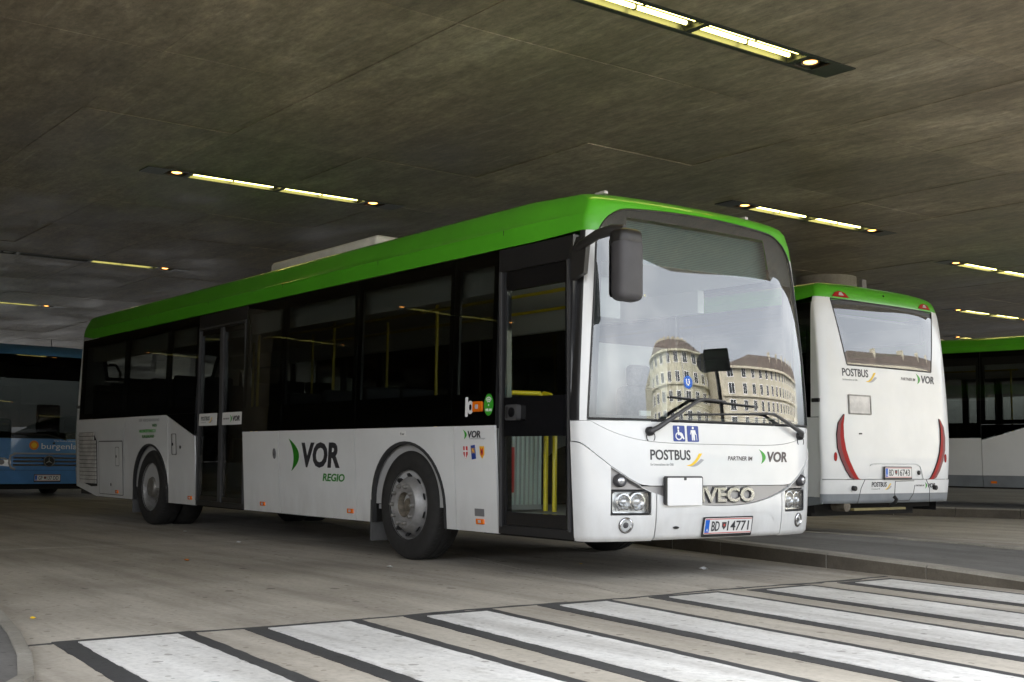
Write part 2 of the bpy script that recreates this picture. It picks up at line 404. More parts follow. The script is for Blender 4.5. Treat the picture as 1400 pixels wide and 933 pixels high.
# ---- zebra crossing: white bars each in a dark border
ZB = [(.64, -5.07, -4.58, -.078), (.69, -4.12, -3.64, -.085), (.72, -3.17, -2.75, -.107), (.72, -2.21, -1.83, -.115), (.75, -1.32, -.86, -.118), (.79, -.42, .05, -.120), (.80, .54, .98, -.122)]
def ragged(x0, x1, ya, yb, sl_, amp, n=28):
    a = [(x, ya+sl_*(x-x0)+rnd.uniform(-amp, amp)) for x in lin(x0, x1, n)]
    b = [(x, yb+sl_*(x-x0)+rnd.uniform(-amp, amp)) for x in lin(x1, x0, n)]
    return a+b
flat = lambda u, v, o: (u, v, o)
for (x0, ya, yb, sl_) in ZB:
    B().prism(ragged(x0-.09, 4.8, ya-.10, yb+.10, sl_, .0045, 60), flat, -.004, .0045).obj('dark_border', 'paint_dark', ground)
    B().prism(ragged(x0, 4.7, ya, yb, sl_, .0045, 70), flat, -.004, .009).obj('white_bar', 'paint_white', ground)
# tar seal along the joint before the crossing
tv = []
for k, y in enumerate(lin(-5.35, 1.2, 60)): tv.append((.585+.02*math.sin(y*3)+rnd.uniform(-.012, .012), y))
poly = tv + [(x+.03+rnd.uniform(0, .05)*(rnd.random() < .35), y) for x, y in reversed(tv)]
B().prism(poly, flat, -.004, .0035).obj('tar_seal', 'paint_dark', ground)
# ---- platforms with kerb stones
def platform(name, near, far, hs_, label_mat='asphalt', stone=1.0, kerb_w=.16):
    """near: kerb polyline (road side first), far: opposite edge; hs_: height at each near point"""
    root = None
    n = len(near); b = B()
    inn = []
    for i, p_ in enumerate(near):
        a = Vector(near[max(i-1, 0)]); c = Vector(near[min(i+1, n-1)]); d = (c-a).normalized(); nn = Vector((-d.y, d.x))
        q = Vector(p_)+nn*kerb_w*.98; inn.append((q.x, q.y))
    vt = [(x, y, h-.012) for (x, y), h in zip(inn, hs_)] + [(x, y, h-.012) for (x, y), h in zip(far, hs_)]
    vb = [(x, y, -.02) for x, y, z in vt]
    f = [(i, i+1, n+i+1, n+i) for i in range(n-1)]
    f += [(n+i, n+i+1, 3*n+i+1, 3*n+i) for i in range(n-1)] + [(0, n, 3*n, 2*n), (n-1, 2*n+n-1, 3*n+n-1, 2*n-1)]
    root = tag(b.add(vt+vb, f).obj(name, label_mat), kind='structure')
    for i in range(n-1):                                       # kerb stones one by one
        a, c = Vector(near[i]), Vector(near[i+1]); L_ = (c-a).length; m = max(1, round(L_/stone)); d = (c-a)/L_; nn = Vector((-d.y, d.x))
        for k in range(m):
            s0, s1 = k*L_/m+.005, (k+1)*L_/m-.005
            h0 = hs_[i]+(hs_[i+1]-hs_[i])*s0/L_; h1 = hs_[i]+(hs_[i+1]-hs_[i])*s1/L_
            jit = rnd.uniform(-.004, .004); P = lambda s_, o_: a+d*s_+nn*(o_+jit)
            ch = .02; v = []
            for s_, h in ((s0, h0), (s1, h1)):
                for o_, z in ((0, -.02), (0, max(h-ch, .0)), (ch, h), (kerb_w, h), (kerb_w, -.02)):
                    q = P(s_, o_); v.append((q.x, q.y, z))
            ff = [(i_, i_+1, i_+6, i_+5) for i_ in range(4)]+[(0, 1, 2, 3, 4), (9, 8, 7, 6, 5)]
            mobj('kerb_stone', v, ff, 'kerb', root, mats=['kerb', 'kerb_face'], fm=[1, 0, 0, 0, 0, 0])  # outer upright face has a darker concrete tone than the rest
    return root
near = [(-16, 4.2), (-8, 2.82), (-3.2, 1.97), (-1.6, 1.66), (-.15, 1.40), (.9, 1.27), (1.9, 1.16), (3.2, 1.05), (9, .6)]
far = [(-16, 4.6), (-8, 3.74), (-3.2, 3.72), (-1.6, 3.66), (-.15, 3.6), (.9, 3.55), (1.9, 3.5), (3.2, 3.4), (9, 3.0)]
platform('platform', near, far, [.14, .14, .14, .14, .13, .11, .075, .05, .05])
# far edge stones of that platform (towards the next bay)
for k in range(18):
    x0 = 1.0-k*1.0
    yy = lambda x: 3.735+.05*(x+3)/3 if x < -1 else 3.77-.06*(x+1)
    B().cbox((x0-.995, yy(x0)-.16, -.02), (x0-.005, yy(x0)-.004, .135), .012).obj('kerb_stone', 'kerb', bpy.data.objects['platform'])
near2 = [(-26, 3.0), (-16, 6.6), (-7.13, 10.4), (-4.36, 11.6), (2, 14.2)]
far2 = [(-40, 60), (-30, 60), (-20, 60), (-12, 60), (2, 60)]
platform('far_platform', near2, far2, [.16]*5)
isl = [(-3.4, -4.62), (-2.2, -4.82), (-.65, -5.09), (.3, -5.24), (1.0, -5.38), (1.53, -5.52), (1.9, -5.75), (2.1, -6.1), (2.2, -7.5)]
b = B(); pl_ = [(-3.4, -9.5)] + isl + [(2.2, -9.5)]
island = tag(b.prism([(x, y-.03) for x, y in pl_], flat, -.02, .022).obj('traffic_island', 'asphalt'), kind='structure')
for i in range(len(isl)-1):
    a, c = Vector(isl[i]), Vector(isl[i+1]); d = (c-a).normalized(); nn = Vector((d.y, -d.x))
    q = [a+d*.004, c-d*.004, c-d*.004+nn*.06, a+d*.004+nn*.06]
    B().prism([(v.x, v.y) for v in q], flat, -.02, .03+rnd.uniform(-.002, .002)).obj('edging_stone', 'kerb', island)

# ---- ceiling lights (positions of the recessed slots)
LIGHTS = [  # x, y, lit halves, label
 (-.65, .40, 3, 'nearest recessed strip light, cut by the top edge above the white bus front'),
 (-8.78, .47, 3, 'recessed strip light with two warm end spots above the middle of the long bus'),
 (-16.9, .45, 2, 'half lit recessed strip light above the rear end of the long bus'),
 (-24.9, .45, 3, 'recessed strip light just above the roof of the blue coach'),
 (-5.4, 7.75, 3, 'recessed strip light above the bus seen from behind, right of the windscreen'),
 (-6.38, 14.6, 3, 'recessed strip light cut by the right edge of the picture'),
 (-10.37, 20.85, 3, 'small distant recessed strip light above the far right bus'),
 (-14.03, 26.5, 3, 'farthest recessed strip light, lowest on the right above the far bus'),
 (-33.0, .45, 3, 'recessed strip light far behind the blue coach'),
 (-8.8, -11.5, 3, 'recessed strip light left of the lane, mirrored in the bus windows near the front door'),
 (-16.9, -11.5, 3, 'recessed strip light left of the lane, second of the mirrored row'),
 (-25.0, -11.5, 3, 'recessed strip light left of the lane, third of the mirrored row'),
 (-33.0, -11.5, 3, 'recessed strip light left of the lane, last of the mirrored row'),
]
LW, LL = .36, 3.9
# ---- ceiling deck and its formwork panels
ey0, ey1 = -34, 56
deck = B()
out = [(-58, ey0), (edge_x(ey0), ey0), (edge_x(3.3), 3.3), (edge_x(ey1), ey1), (-58, ey1)]
ceiling = tag(deck.prism(out, lambda u, v, o: (u, v, o), H+.12, H+1.3).obj('ceiling', 'ceiling_concrete'), kind='structure')
def minus(rects, hole):
    r_ = []
    for (a, b_, c, d) in rects:
        e, f, g, h = hole
        if e >= c or g <= a or f >= d or h <= b_: r_.append((a, b_, c, d)); continue
        if a < e: r_.append((a, b_, e, d))
        if g < c: r_.append((g, b_, c, d))
        m0, m1 = max(a, e), min(c, g)
        if b_ < f: r_.append((m0, b_, m1, f))
        if h < d: r_.append((m0, h, m1, d))
    return r_
panels = []
for i in range(-26, 10):
    for j in range(-21, 32):
        x0, y0 = OX+PX*i, OY+PY*j; g = .004
        r0 = (x0+g, y0+g, x0+PX-g, y0+PY-g)
        if x0 < -57 or y0 < ey0+.1 or y0+PY > ey1: continue
        if x0+PX > edge_x(y0+PY)-.02:
            if x0 > edge_x(y0)-.1: continue
            # clipped at the deck's edge
            pass
        rs = [r0]
        for (lx, ly, _, _) in LIGHTS: rs = minus(rs, (lx-LW/2, ly-LL/2, lx+LW/2, ly+LL/2))
        cxy = Vector((x0+PX/2, y0+PY/2, H)); d = cxy - M.translation
        zc = d.dot(fw); vis = zc > 1 and abs(d.dot(rt2)/zc) < .50 and -.1 < d.dot(up2)/zc < .40
        panels.append((zc if vis else 999+d.length, rs, rnd.uniform(-.004, .004)))
panels.sort(key=lambda q: q[0])
rest = B()
def panel_mesh(bm_, rs, dz):
    for (a, b_, c, d) in rs:
        e0, e1 = edge_x(b_), edge_x(d)
        if a >= max(e0, e1): continue
        poly = [(a, b_), (min(c, e0-.003), b_), (min(c, e1-.003), d), (a, d)]
        if poly[1][0] <= a or poly[2][0] <= a: continue
        bm_.prism(poly, lambda u, v, o: (u, v, o), H+.125, H+dz)
    return bm_
for k, (zc, rs, dz) in enumerate(panels):
    if k < 280 and zc < 900: 
        bb = panel_mesh(B(), rs, dz)
        if bb.v: bb.obj('formwork_panel', 'ceiling_concrete', ceiling)
    else: panel_mesh(rest, rs, dz)
tag(rest.obj('formwork_panel', 'ceiling_concrete', ceiling), kind='stuff')

def ceiling_light(x, y, lit, label):
    t = tag(empty('ceiling_light', (x, y, H)), label, 'ceiling light', 'recessed strip lights in the concrete ceiling')
    hw, hl = LW/2-.004, LL/2-.004
    B().ring([(-hw, -hl), (hw, -hl), (hw, hl), (-hw, hl)], [(-hw+.05, -hl+.30), (hw-.05, -hl+.30), (hw-.05, hl-.30), (-hw+.05, hl-.30)], flat, .010, -.006).obj('frame', 'lamp_metal', t)
    B().add([(-hw+.02, -hl+.02, .1), (hw-.02, -hl+.02, .1), (hw-.02, hl-.02, .1), (-hw+.02, hl-.02, .1)], [(0, 1, 2, 3)]).obj('reflector', 'lamp_reflector', t)
    for s in (-1, 1):
        B().box((s*(hw-.055)-.006, -hl+.3, -.002), (s*(hw-.055)+.006, hl-.3, .1)).obj('side_rail', 'lamp_metal', t)
    for yy in (-1.34, 0, 1.34):
        B().box((-hw+.06, yy-.035, -.004), (hw-.06, yy+.035, .098)).obj('divider', 'lamp_metal', t)
    for s, bit in ((-1, 1), (1, 2)):
        on = bool(lit & bit)
        for dx in (-.055, .055):
            tb = B().tube([(dx, s*.07, .045), (dx, s*1.28, .045)], .019, 8).obj('tube', 'tube' if on else 'lamp_off', t)
            for q in (.07, .68, 1.27):
                B().box((dx-.022, s*q-.012, .02), (dx+.022, s*q+.012, .075)).obj('clip', 'lamp_metal', tb)
        sp = B().lathe([(.0, .02), (.05, .02), (.085, .005), (.085, .06)], 16, lambda r_, a, z: (r_*math.cos(a), s*1.50+r_*math.sin(a), z)).obj('spot', 'lamp_reflector', t)
        B().lathe([(.0, .004), (.045, .006), (.075, .018)], 14, lambda r_, a, z: (r_*math.cos(a), s*1.50+r_*math.sin(a), z)).obj('bulb', 'spot' if on or s > 0 else 'lamp_off', sp)
    return t
plain('lamp_metal', (.055, .06, .05), .4, metal=.5)
plain('lamp_reflector', (.42, .42, .36), .3, metal=.8)
plain('lamp_off', (.35, .36, .34), .3)
for L_ in LIGHTS: ceiling_light(*L_)

# ---- column with capital ring behind the second bus
t = tag(empty('concrete_column', (-9.1, 12.75, .15)), 'round concrete column rising to the ceiling behind the second bus', 'column')
pt = lambda r_, a, z: (r_*math.cos(a), r_*math.sin(a), z)
B().lathe([(.55, -.1), (.55, H-.75)], 40, pt).obj('shaft', 'column_concrete', t, 40)
B().lathe([(.55, H-.80), (.59, H-.55), (.60, H-.52), (.60, H-.155)], 40, pt).obj('capital', 'column_concrete', t, 40)
B().cbox((.50, .40, H-.46), (.58, .54, H-.2), .01).obj('bracket', 'satin', t)
# ---- hall walls beyond the lanes
w1 = tag(empty('hall_wall', (-20, -33.5, 0)), 'long bare concrete wall along the dark side of the hall', 'wall')
for k in range(12):
    B().box((-38+k*5+.004, -.2, -.02), (-38+(k+1)*5-.004, .2, H+.11)).obj('wall_panel', 'wall_concrete', w1)
w2 = tag(empty('end_wall', (-57, 10, 0)), 'concrete end wall far behind the blue coach', 'wall')
for k in range(8):
    B().box((-.2, -43.2+k*5+.004, -.02), (.2, -43.2+(k+1)*5-.004, H+.11)).obj('wall_panel', 'wall_concrete', w2)
for k, (cx_, cy_) in enumerate([(-20.5, -8.0), (-38, -6.5), (-33, 12)]):
    t = tag(empty('concrete_column', (cx_, cy_, 0)), ['round concrete column beside the lane left of the long bus', 'round concrete column left of the blue coach', 'round concrete column far behind the blue coach'][k], 'column')
    B().lathe([(.5, -.1), (.5, H-.5)], 32, pt).obj('shaft', 'column_concrete', t, 40)
    B().lathe([(.5, H-.55), (.62, H-.4), (.62, H-.01)], 32, pt).obj('capital', 'column_concrete', t, 40)
# ================================================================== CITY BUSES
BL = 11.85; NN = 2.6
def xo(z):
    if z <= .55: return -.04*((.55-z)/.26)**2
    if z <= 1.15: return -.03*((z-.55)/.6)**2
    t_ = min(z, 2.82)-1.15; x = -.03-.03*t_-.045*t_*t_
    if z > 2.82:
        u = min((z-2.82)/.135, .985); x += -.18*.135*u-.34*(1-math.sqrt(1-u*u))
    return x
def Wd(z):
    if z <= 1.15: return 1.222+.053*(z-.29)/.86
    if z <= 2.56: return 1.275-.025*(z-1.15)/1.41
    if z <= 2.70: return 1.25-.008*(z-2.56)/.14
    if z <= 2.88: return 1.242-.075*(z-2.70)/.18
    u = min((z-2.88)/.075, .985); return 1.167-.03*u-.28*(1-math.sqrt(1-u*u))
def tp(z): return 0.0 if z < 1.25 else .085*((min(z, 2.7)-1.25)/1.45)**1.4      # the nose narrows towards its top
def Df(z):
    if z <= 2.82: return .31+xo(z)+.35*tp(z)
    return .31+xo(2.82)+.35*tp(z)+.18*((z-2.82)/.135)**2
def sup(s): return 1-max(0.0, 1-min(abs(s), 1)**NN)**(1/NN)
def Wf(z): return Wd(z)-tp(z)
def FS(s, z): return Vector((xo(z)-Df(z)*sup(s), s*Wf(z), z))
def xr(z):
    if z < 1: return .04*((1-z)/.6)**2
    r_ = .035*(min(z, 2.75)-1)**2
    if z > 2.75: u = min((z-2.75)/.2, .985); r_ += .16*(1-math.sqrt(1-u*u))
    return r_
def RS(s, z): return Vector((-BL+xr(z)+.12*sup(s), s*Wd(z), z))
def surf(fn, s, z, off, flip):
    p_ = fn(s, z)
    if off:
        e = .004; s0, s1 = max(s-e, -1), min(s+e, 1)
        n_ = (fn(s1, z)-fn(s0, z)).cross(fn(s, z+.012)-fn(s, z-.012)).normalized()
        p_ = p_+n_*(off if not flip else -off)
    return p_
def Fs(s, z, off=0): return surf(FS, s, z, off, False)                    # (s, z) on the front
def F(y, z, off=0): return surf(FS, max(-1, min(1, y/Wf(z))), z, off, False)   # (y, z) on the front
def Rs(s, z, off=0): return surf(RS, s, z, off, True)
def Rr(u, z, off=0): return surf(RS, max(-1, min(1, -u/Wd(z))), z, off, True)  # u runs to the viewer's right
def SR(x, z, off=0): return Vector((x, -(Wd(z)+off), z))                   # right side, u = x
def SLf(u, z, off=0): return Vector((-u, Wd(z)+off, z))                    # left side, u = -x
def alist(n, a0=-90, a1=90): return [math.copysign(abs(math.sin(R(a)))**(2/NN), a) for a in lin(a0, a1, n)]
def slim(z): return .953-.03*(z-1.18)/1.5
def zhi(c):
    base = 2.815-.055*c*c; e = (1-abs(c))*1.14; r_ = .26
    if e < r_: base -= r_-math.sqrt(max(0, r_*r_-(r_-e)**2))
    return base
CS = [-1, -.995, -.985, -.97, -.95, -.92, -.88, -.83] + lin(-.77, .77, 30) + [.83, .88, .92, .95, .97, .985, .995, 1]
def arch(cx_, rx, zt, n=24, zb=.3):
    """outline of a wheel opening, from its rear foot over the top to its front foot"""
    c0 = .478; o = [(cx_-rx, zb)]
    for k in range(n+1):
        a = R(180-180*k/n); o.append((cx_+rx*math.cos(a), c0+(zt-c0)*math.sin(a)))
    o.append((cx_+rx, zb)); return o
def interp(x, pts):
    if x <= pts[0][0]: return pts[0][1]
    for (a, b_), (c, d) in zip(pts, pts[1:]):
        if x <= c: return b_+(d-b_)*(x-a)/(c-a)
    return pts[-1][1]

def vor_logo(fn, parent, u, v, h, dark='logo_dark', bold=.02):
    """green crescent followed by slanted letters; h = cap height, (u, v) = left end of the crescent at its middle"""
    H2 = h*.74; pts = []
    for k in range(13):
        q = -1+2*k/12; pts.append((u+h*.88*(1-q*q)-h*.10*q, v+q*H2))
    for k in range(1, 12):
        q = 1-2*k/12; pts.append((u+h*.34*(1-q*q)-h*.10*q, v+q*H2))
    B().prism(pts, fn, .001, .0035).obj('crescent', 'leaf_green' if h < .2 else 'logo_green', parent)
    text('lettering', 'VOR', fn, u+h*1.18, v-h*.5, h, dark, parent, width=h*3.45, off=.001, shear=.16, bold=bold*1.5, depth=.0025)
def swoosh(fn, parent, u, v, s):
    for mat, du, dv, k, o in (('logo_grey', .02, 0, .55, .0005), ('logo_yellow', 0, 0, 1, .0012)):
        A = []
        for i in range(13): q = i/12; A.append((u+s*(q*.95+du*6), v+s*(.62*q**2.2)*k))
        Bk = []
        for i in range(12, -1, -1): q = i/12; Bk.append((u+s*(q*.95+du*6+.03+.20*q*q), v+s*(.62*q**2.2*k-.10*math.sin(math.pi*min(1, q+.02))-(.0 if mat == 'logo_yellow' else .06*q))))
        B().prism(A+Bk, fn, .0006, .0015+o).obj('swoosh', mat, parent)
def postbus(fn, parent, u, v, h, small=True):
    text('lettering', 'POSTBUS', fn, u, v, h, 'logo_dark', parent, width=h*5.4, off=.001, bold=.018, depth=.002)
    if small: text('lettering', 'Ein Unternehmen der ÖBB', fn, u, v-h*.62, h*.26, 'logo_grey', parent, width=h*3.0, off=.001, depth=.001)
    swoosh(fn, parent, u+h*4.75, v-h*.55, h*2.0)
def plate(fn, parent, u0, v0, wd, ht, txt, name='number_plate'):
    B().prism(rrect(u0-.012, v0-.022, u0+wd+.012, v0+ht+.010, .01, 3), fn, .0, .010).obj('plate_frame', 'black', parent)
    p_ = B().prism(rrect(u0, v0, u0+wd, v0+ht, .008, 3), fn, .008, .0125).obj(name, 'plate_white', parent)
    for a, c in ((v0+.004, v0+.010), (v0+ht-.010, v0+ht-.004)):
        B().prism([(u0+.004, a), (u0+wd-.004, a), (u0+wd-.004, c), (u0+.004, c)], fn, .012, .0132).obj('red_stripe', 'plate_red', p_)
    B().prism([(u0+.006, v0+.012), (u0+.05, v0+.012), (u0+.05, v0+ht-.012), (u0+.006, v0+ht-.012)], fn, .012, .0135).obj('blue_band', 'eu_blue', p_)
    text('country_letter', 'A', fn, u0+.018, v0+.02, .022, 'decal_white', p_, off=.0136)
    a, c = txt
    text('lettering', a, fn, u0+.075, v0+ht*.20, ht*.60, 'logo_dark', p_, width=.082*wd/.5, off=.013, bold=.01)
    cu, cv = u0+wd*.405, v0+ht*.5; r_ = ht*.24
    B().prism([(cu-r_*.8, cv+r_), (cu+r_*.8, cv+r_), (cu+r_*.75, cv-r_*.2), (cu, cv-r_), (cu-r_*.75, cv-r_*.2)], fn, .012, .0140).obj('crest', 'logo_brown', p_)
    B().prism(circ(cu, cv+r_*.2, r_*.35, r_*.35, 8), fn, .0138, .0146).obj('crest', 'plate_red', p_)
    text('lettering', c, fn, u0+wd*.475, v0+ht*.20, ht*.60, 'logo_dark', p_, width=wd*.46, off=.013, bold=.01)
    return p_

def wheel(bus, cx_, sgn, rear):
    """rim with tyre, hub and bolts; outer face towards sgn*y"""
    yf = sgn*1.232
    fn = lambda r_, a, ax: (cx_+r_*math.cos(a), yf-sgn*ax, .478+r_*math.sin(a))
    if not rear:
        rim = B().lathe([(.302, .0), (.306, .012), (.292, .03), (.285, .10), (.278, .10), (.265, .075), (.245, .02), (.205, -.035), (.196, -.045), (.118, -.045), (.11, -.04), (.108, .0)], 48, fn).obj('wheel', 'silver', bus, 40)
    else:
        rim = B().lathe([(.302, .0), (.306, .012), (.294, .03), (.284, .06), (.268, .13), (.235, .165), (.19, .18), (.13, .17)], 48, fn).obj('wheel', 'silver', bus, 40)
    ty = B().lathe([(.298, .03), (.306, .006), (.33, -.008), (.37, -.018), (.41, -.016), (.445, .0), (.463, .012), (.474, .035), (.478, .06), (.478, .10), (.470, .102), (.470, .112), (.478, .114), (.478, .158), (.470, .160), (.470, .170), (.478, .172), (.474, .235), (.455, .265), (.40, .285), (.30, .25)], 72, fn).obj('tyre', 'rubber', rim, 50)
    g = B()                                              # sipes round the shoulder
    for k in range(60):
        a = 2*math.pi*k/60; q = R(1.1)
        g.add([fn(.4745, a, .031), fn(.4745, a+q, .031), fn(.4785, a+q+.02, .058), fn(.4785, a+.02, .058)], [(0, 1, 2, 3)])
    tag(g.obj('shoulder_sipes', 'black', rim), kind='stuff')
    if not rear:
        for k in range(10):
            a = 2*math.pi*(k+.5)/10
            def hf(u, v, o, a=a): return fn(.252+v, a+u/.25, .022-.9*v+.0-o)
            B().prism(circ(0, 0, .028, .022, 10), hf, -.004, .012).obj('hand_hole', 'black', rim)
        for k in range(10):
            a = 2*math.pi*k/10
            B().lathe([(.0, -.085), (.012, -.085), (.016, -.075), (.017, -.045), (.022, -.044)], 8, lambda r_, b_, ax, a=a: fn(math.hypot(.165*math.cos(a)+r_*math.cos(b_), .165*math.sin(a)+r_*math.sin(b_)), math.atan2(.165*math.sin(a)+r_*math.sin(b_), .165*math.cos(a)+r_*math.cos(b_)), ax)).obj('wheel_nut', 'hub', rim)
        B().lathe([(.118, -.044), (.108, -.03), (.104, .03), (.06, .04), (.055, .0), (.045, -.01), (0, -.012)], 28, fn).obj('hub', 'rust', rim, 40)
    else:
        B().lathe([(.165, .17), (.165, .075), (.15, .06), (.135, .06), (.13, .02), (.115, .0), (0, -.005)], 28, fn).obj('hub', 'hub', rim, 40)
        for k in range(10):
            a = 2*math.pi*k/10
            B().lathe([(.0, .10), (.014, .10), (.017, .115), (.017, .175)], 8, lambda r_, b_, ax, a=a: fn(math.hypot(.20*math.cos(a)+r_*math.cos(b_), .20*math.sin(a)+r_*math.sin(b_)), math.atan2(.20*math.sin(a)+r_*math.sin(b_), .20*math.cos(a)+r_*math.cos(b_)), ax)).obj('wheel_nut', 'hub', rim)
        f2 = lambda r_, a, ax: fn(r_, a, ax+.30)
        B().lathe([(.30, .03), (.33, -.005), (.44, -.01), (.478, .04), (.478, .23), (.45, .26), (.3, .25)], 48, f2).obj('tyre', 'rubber', rim, 50)
    return rim

def make_bus(label, group, loc, rz, plates, zg=2.56, grey=False, signs=True, number_rear=True):
    bus = tag(empty('city_bus', loc, rz), label, 'bus', group)
    skirt0 = .50 if grey else .30
    # ---------- roof: loft round the whole outline
    def col_side(sy, x):           # x in 0..1 from front to rear
        def q(z):
            a, c = xo(z)-Df(z), -BL+xr(z)+.12; return Vector((a+(c-a)*x, sy*Wd(z), z))
        return q, zg
    cols = []
    for s in alist(61):
        c = s/.923
        zl = zg+.035 if abs(c) >= 1 else max(zhi(c)+.012, zg+.035)
        cols.append(((lambda z, s=s: FS(s, z)), zl))
    for x in lin(0, 1, 26)[1:-1]: cols.append(col_side(1, x))
    for s in reversed(alist(41)):
        zl = zg+.06 if abs(s) > .93 else max(2.755-.03*s*s, zg)
        cols.append(((lambda z, s=s: RS(s, z)), zl))
    for x in reversed(lin(0, 1, 26)[1:-1]): cols.append(col_side(-1, x))
    fr_ = [0, .04, .16, .30, .36, .375, .39, .50, .62, .74, .81, .85, .89, .92, .95, .975, .99, 1]
    zt = 2.952; v = []; nr = len(fr_)
    for q, zl in cols:
        for f in fr_:
            z = zl+(zt-zl)*f; p_ = q(z)
            if .37 < f < .38 and zl == zg: p_ = p_+Vector((0, math.copysign(-.006, p_.y), 0))   # crease along the cove
            v.append(p_)
    nc = len(cols); f_ = [(i*nr+j, ((i+1) % nc)*nr+j, ((i+1) % nc)*nr+j+1, i*nr+j+1) for i in range(nc) for j in range(nr-1)]
    f_.append(tuple(i*nr+nr-1 for i in range(nc)))
    roof = mobj('roof', v, f_, 'green', bus, 40)
    ac = B().cbox((-6.05, -.95, 2.90), (-3.7, .95, 3.075), .05).obj('air_conditioner', 'ac_white', bus, 50)
    for k in range(2): B().cbox((-5.6+k*.8, -.6, 3.066), (-5.0+k*.8, .6, 3.085), .008).obj('fan_cover', 'ac_white', ac)
    for sx, yy in ((-.52, -.80), (-.52, .80)):
        B().cbox((sx-.06, yy-.02, 2.945), (sx+.06, yy+.02, 2.972), .008).obj('marker_lamp', 'clear_lens', roof)
    for x in lin(-1.2, -11, 6): B().cbox((x-.004, -1.244, zg+.02), (x+.004, -1.238, zg+.15), .001).obj('cove_joint', 'black', roof)
    # ---------- front
    ws = B().grid([[(c*slim(z), z) for z in lin(1.186, zhi(c), 40)] for c in CS], Fs, 0).obj('windscreen', 'windscreen', bus, 60)
    frit = B()
    frit.grid([[(c*slim(z), z) for z in lin(1.19, zhi(c), 24)] for c in (-1, -.985, -.97, -.955)], Fs, -.010)
    frit.grid([[(c*slim(z), z) for z in lin(1.19, zhi(c), 24)] for c in (.955, .97, .985, 1)], Fs, -.010)
    frit.grid([[(c*slim(z), z) for z in lin(2.725, max(zhi(c), 2.726), 6)] for c in CS if abs(c) < .96], Fs, -.011)
    frit.grid([[(c*slim(z), z) for z in lin(2.36, 2.73, 10)] for c in lin(-.96, -.76, 5)], Fs, -.0115)
    frit.grid([[(c*slim(z), z) for z in lin(2.36, 2.73, 10)] for c in lin(.68, .96, 6)], Fs, -.0115)
    frit.grid([[(c*slim(z), z) for z in lin(1.187, 1.215, 3)] for c in CS], Fs, -.011)
    frit.obj('black_edge_band', 'black', ws)
    B().grid([[(y, z) for z in lin(2.395, 2.73, 8)] for y in lin(-.90, .80, 24)], F, -.07).obj('destination_display', 'display', bus)
    gs = B(); loop = [(c*slim(1.186), 1.186) for c in CS]+[(c*slim(z), z) for c in (1,) for z in lin(1.2, zhi(1), 20)]+[(c*slim(zhi(c)), zhi(c)) for c in reversed(CS)]+[(-slim(z), z) for z in lin(zhi(-1), 1.2, 20)]
    gs.tube([Fs(s, z, .0) for s, z in loop]+[Fs(*loop[0], .0)], .008, 6, False); gs.obj('windscreen_seal', 'black', ws, 60)
    for m in (-1, 1):
        pil = B()
        pe = .986 if m < 0 else 1.0
        pil.grid([[(m*(slim(z)+.004+(pe-slim(z)-.004)*k/8) if z < 2.50 else m*(.923+(pe-.923)*k/8), z) for z in lin(1.172, zg+.034, 40)] for k in range(9)], Fs, 0)
        if m < 0: B().grid([[(m*q_, z) for z in lin(1.172, zg+.034, 30)] for q_ in (.9862, .992, .997, 1.0)], Fs, -.002).obj('door_edge_seal', 'door_black', bus, 40)
        ch = B() if m < 0 else pil
        k0 = len(ch.v); zz_ = lin(1.172, zg-.003, 30)
        for z in zz_: ch.v += [FS(m, z), Vector((-.318 if m < 0 else -.358, m*Wd(z), z))]
        ch.f += [(k0+2*i, k0+2*i+1, k0+2*i+3, k0+2*i+2) for i in range(len(zz_)-1)]
        if m < 0: ch.obj('door_edge_strip', 'door_black', bus, 40)
        pil.grid([[(m*x, z) if m < 0 else (x, z) for z in lin(.297, 1.172, 16)] for x in ((.3095, .3165) if m < 0 else (.3095, .334))], (SR if m < 0 else SLf), 0)
        pil.obj('pillar', 'white', bus, 40)
    crease = lambda y: 1.012+.155*(min(abs(y), 1.2)/1.2)**5
    zup = lambda y: interp(abs(y), [(0, .702), (.74, .702), (.83, .712), (.92, .757), (1.06, .845), (1.16, .925), (1.245, 1.01), (1.28, 1.03)])
    sy = alist(81); ylist = [s*1.2755 for s in sy]
    B().grid([[(y, z) for z in lin(crease(y)+.004, 1.172, 6)] for y in ylist], F, .0, .015).obj('upper_flap', 'white', bus, 40)
    B().grid([[(y, z) for z in lin(zup(y), crease(y), 12)] for y in ylist], F, .004, .02).obj('front_panel', 'white', bus, 40)
    zgr = lambda y: .548+.152*(min(abs(y), .83)/.83)**2.3
    B().grid([[(y, z) for z in lin(zgr(y), .697, 5)] for y in lin(-.82, .82, 41)], F, -.012).obj('grille_panel', 'satin', bus, 40)
    B().grid([[(y, z) for z in [.300, .31, .325]+lin(.345, zgr(y)-.02, 8)+[zgr(y)-.008, zgr(y)-.003]] for y in lin(-.685, .685, 41)], lambda y, z, o: F(y, z, o+.012-.02*max(0, (.325-z)/.025)), 0, .03).obj('bumper', 'white', bus, 40)
    # shallow plate bay and small marks on the bumper
    bay = B(); bz = lambda y: .50-.11*max(0, (abs(y)-.48)/.14)**2
    bay.grid([[(y, z) for z in (bz(y)-.008, bz(y)+.008)] for y in lin(-.60, .60, 41)], F, .016); bay.obj('bumper_crease', 'white', bus, 40)
    B().prism(circ(-.50, .395, .028, .010, 10), F, .012, .020).obj('tow_eye_cover', 'black', bus)
    ztop = lambda y: zgr(y)-.006 if abs(y) < .83 else zup(y)-.008
    zpk = lambda y: interp(abs(y), [(.735, .672), (.80, .70), (.90, .755), (1.0, .81), (1.065, .845)])
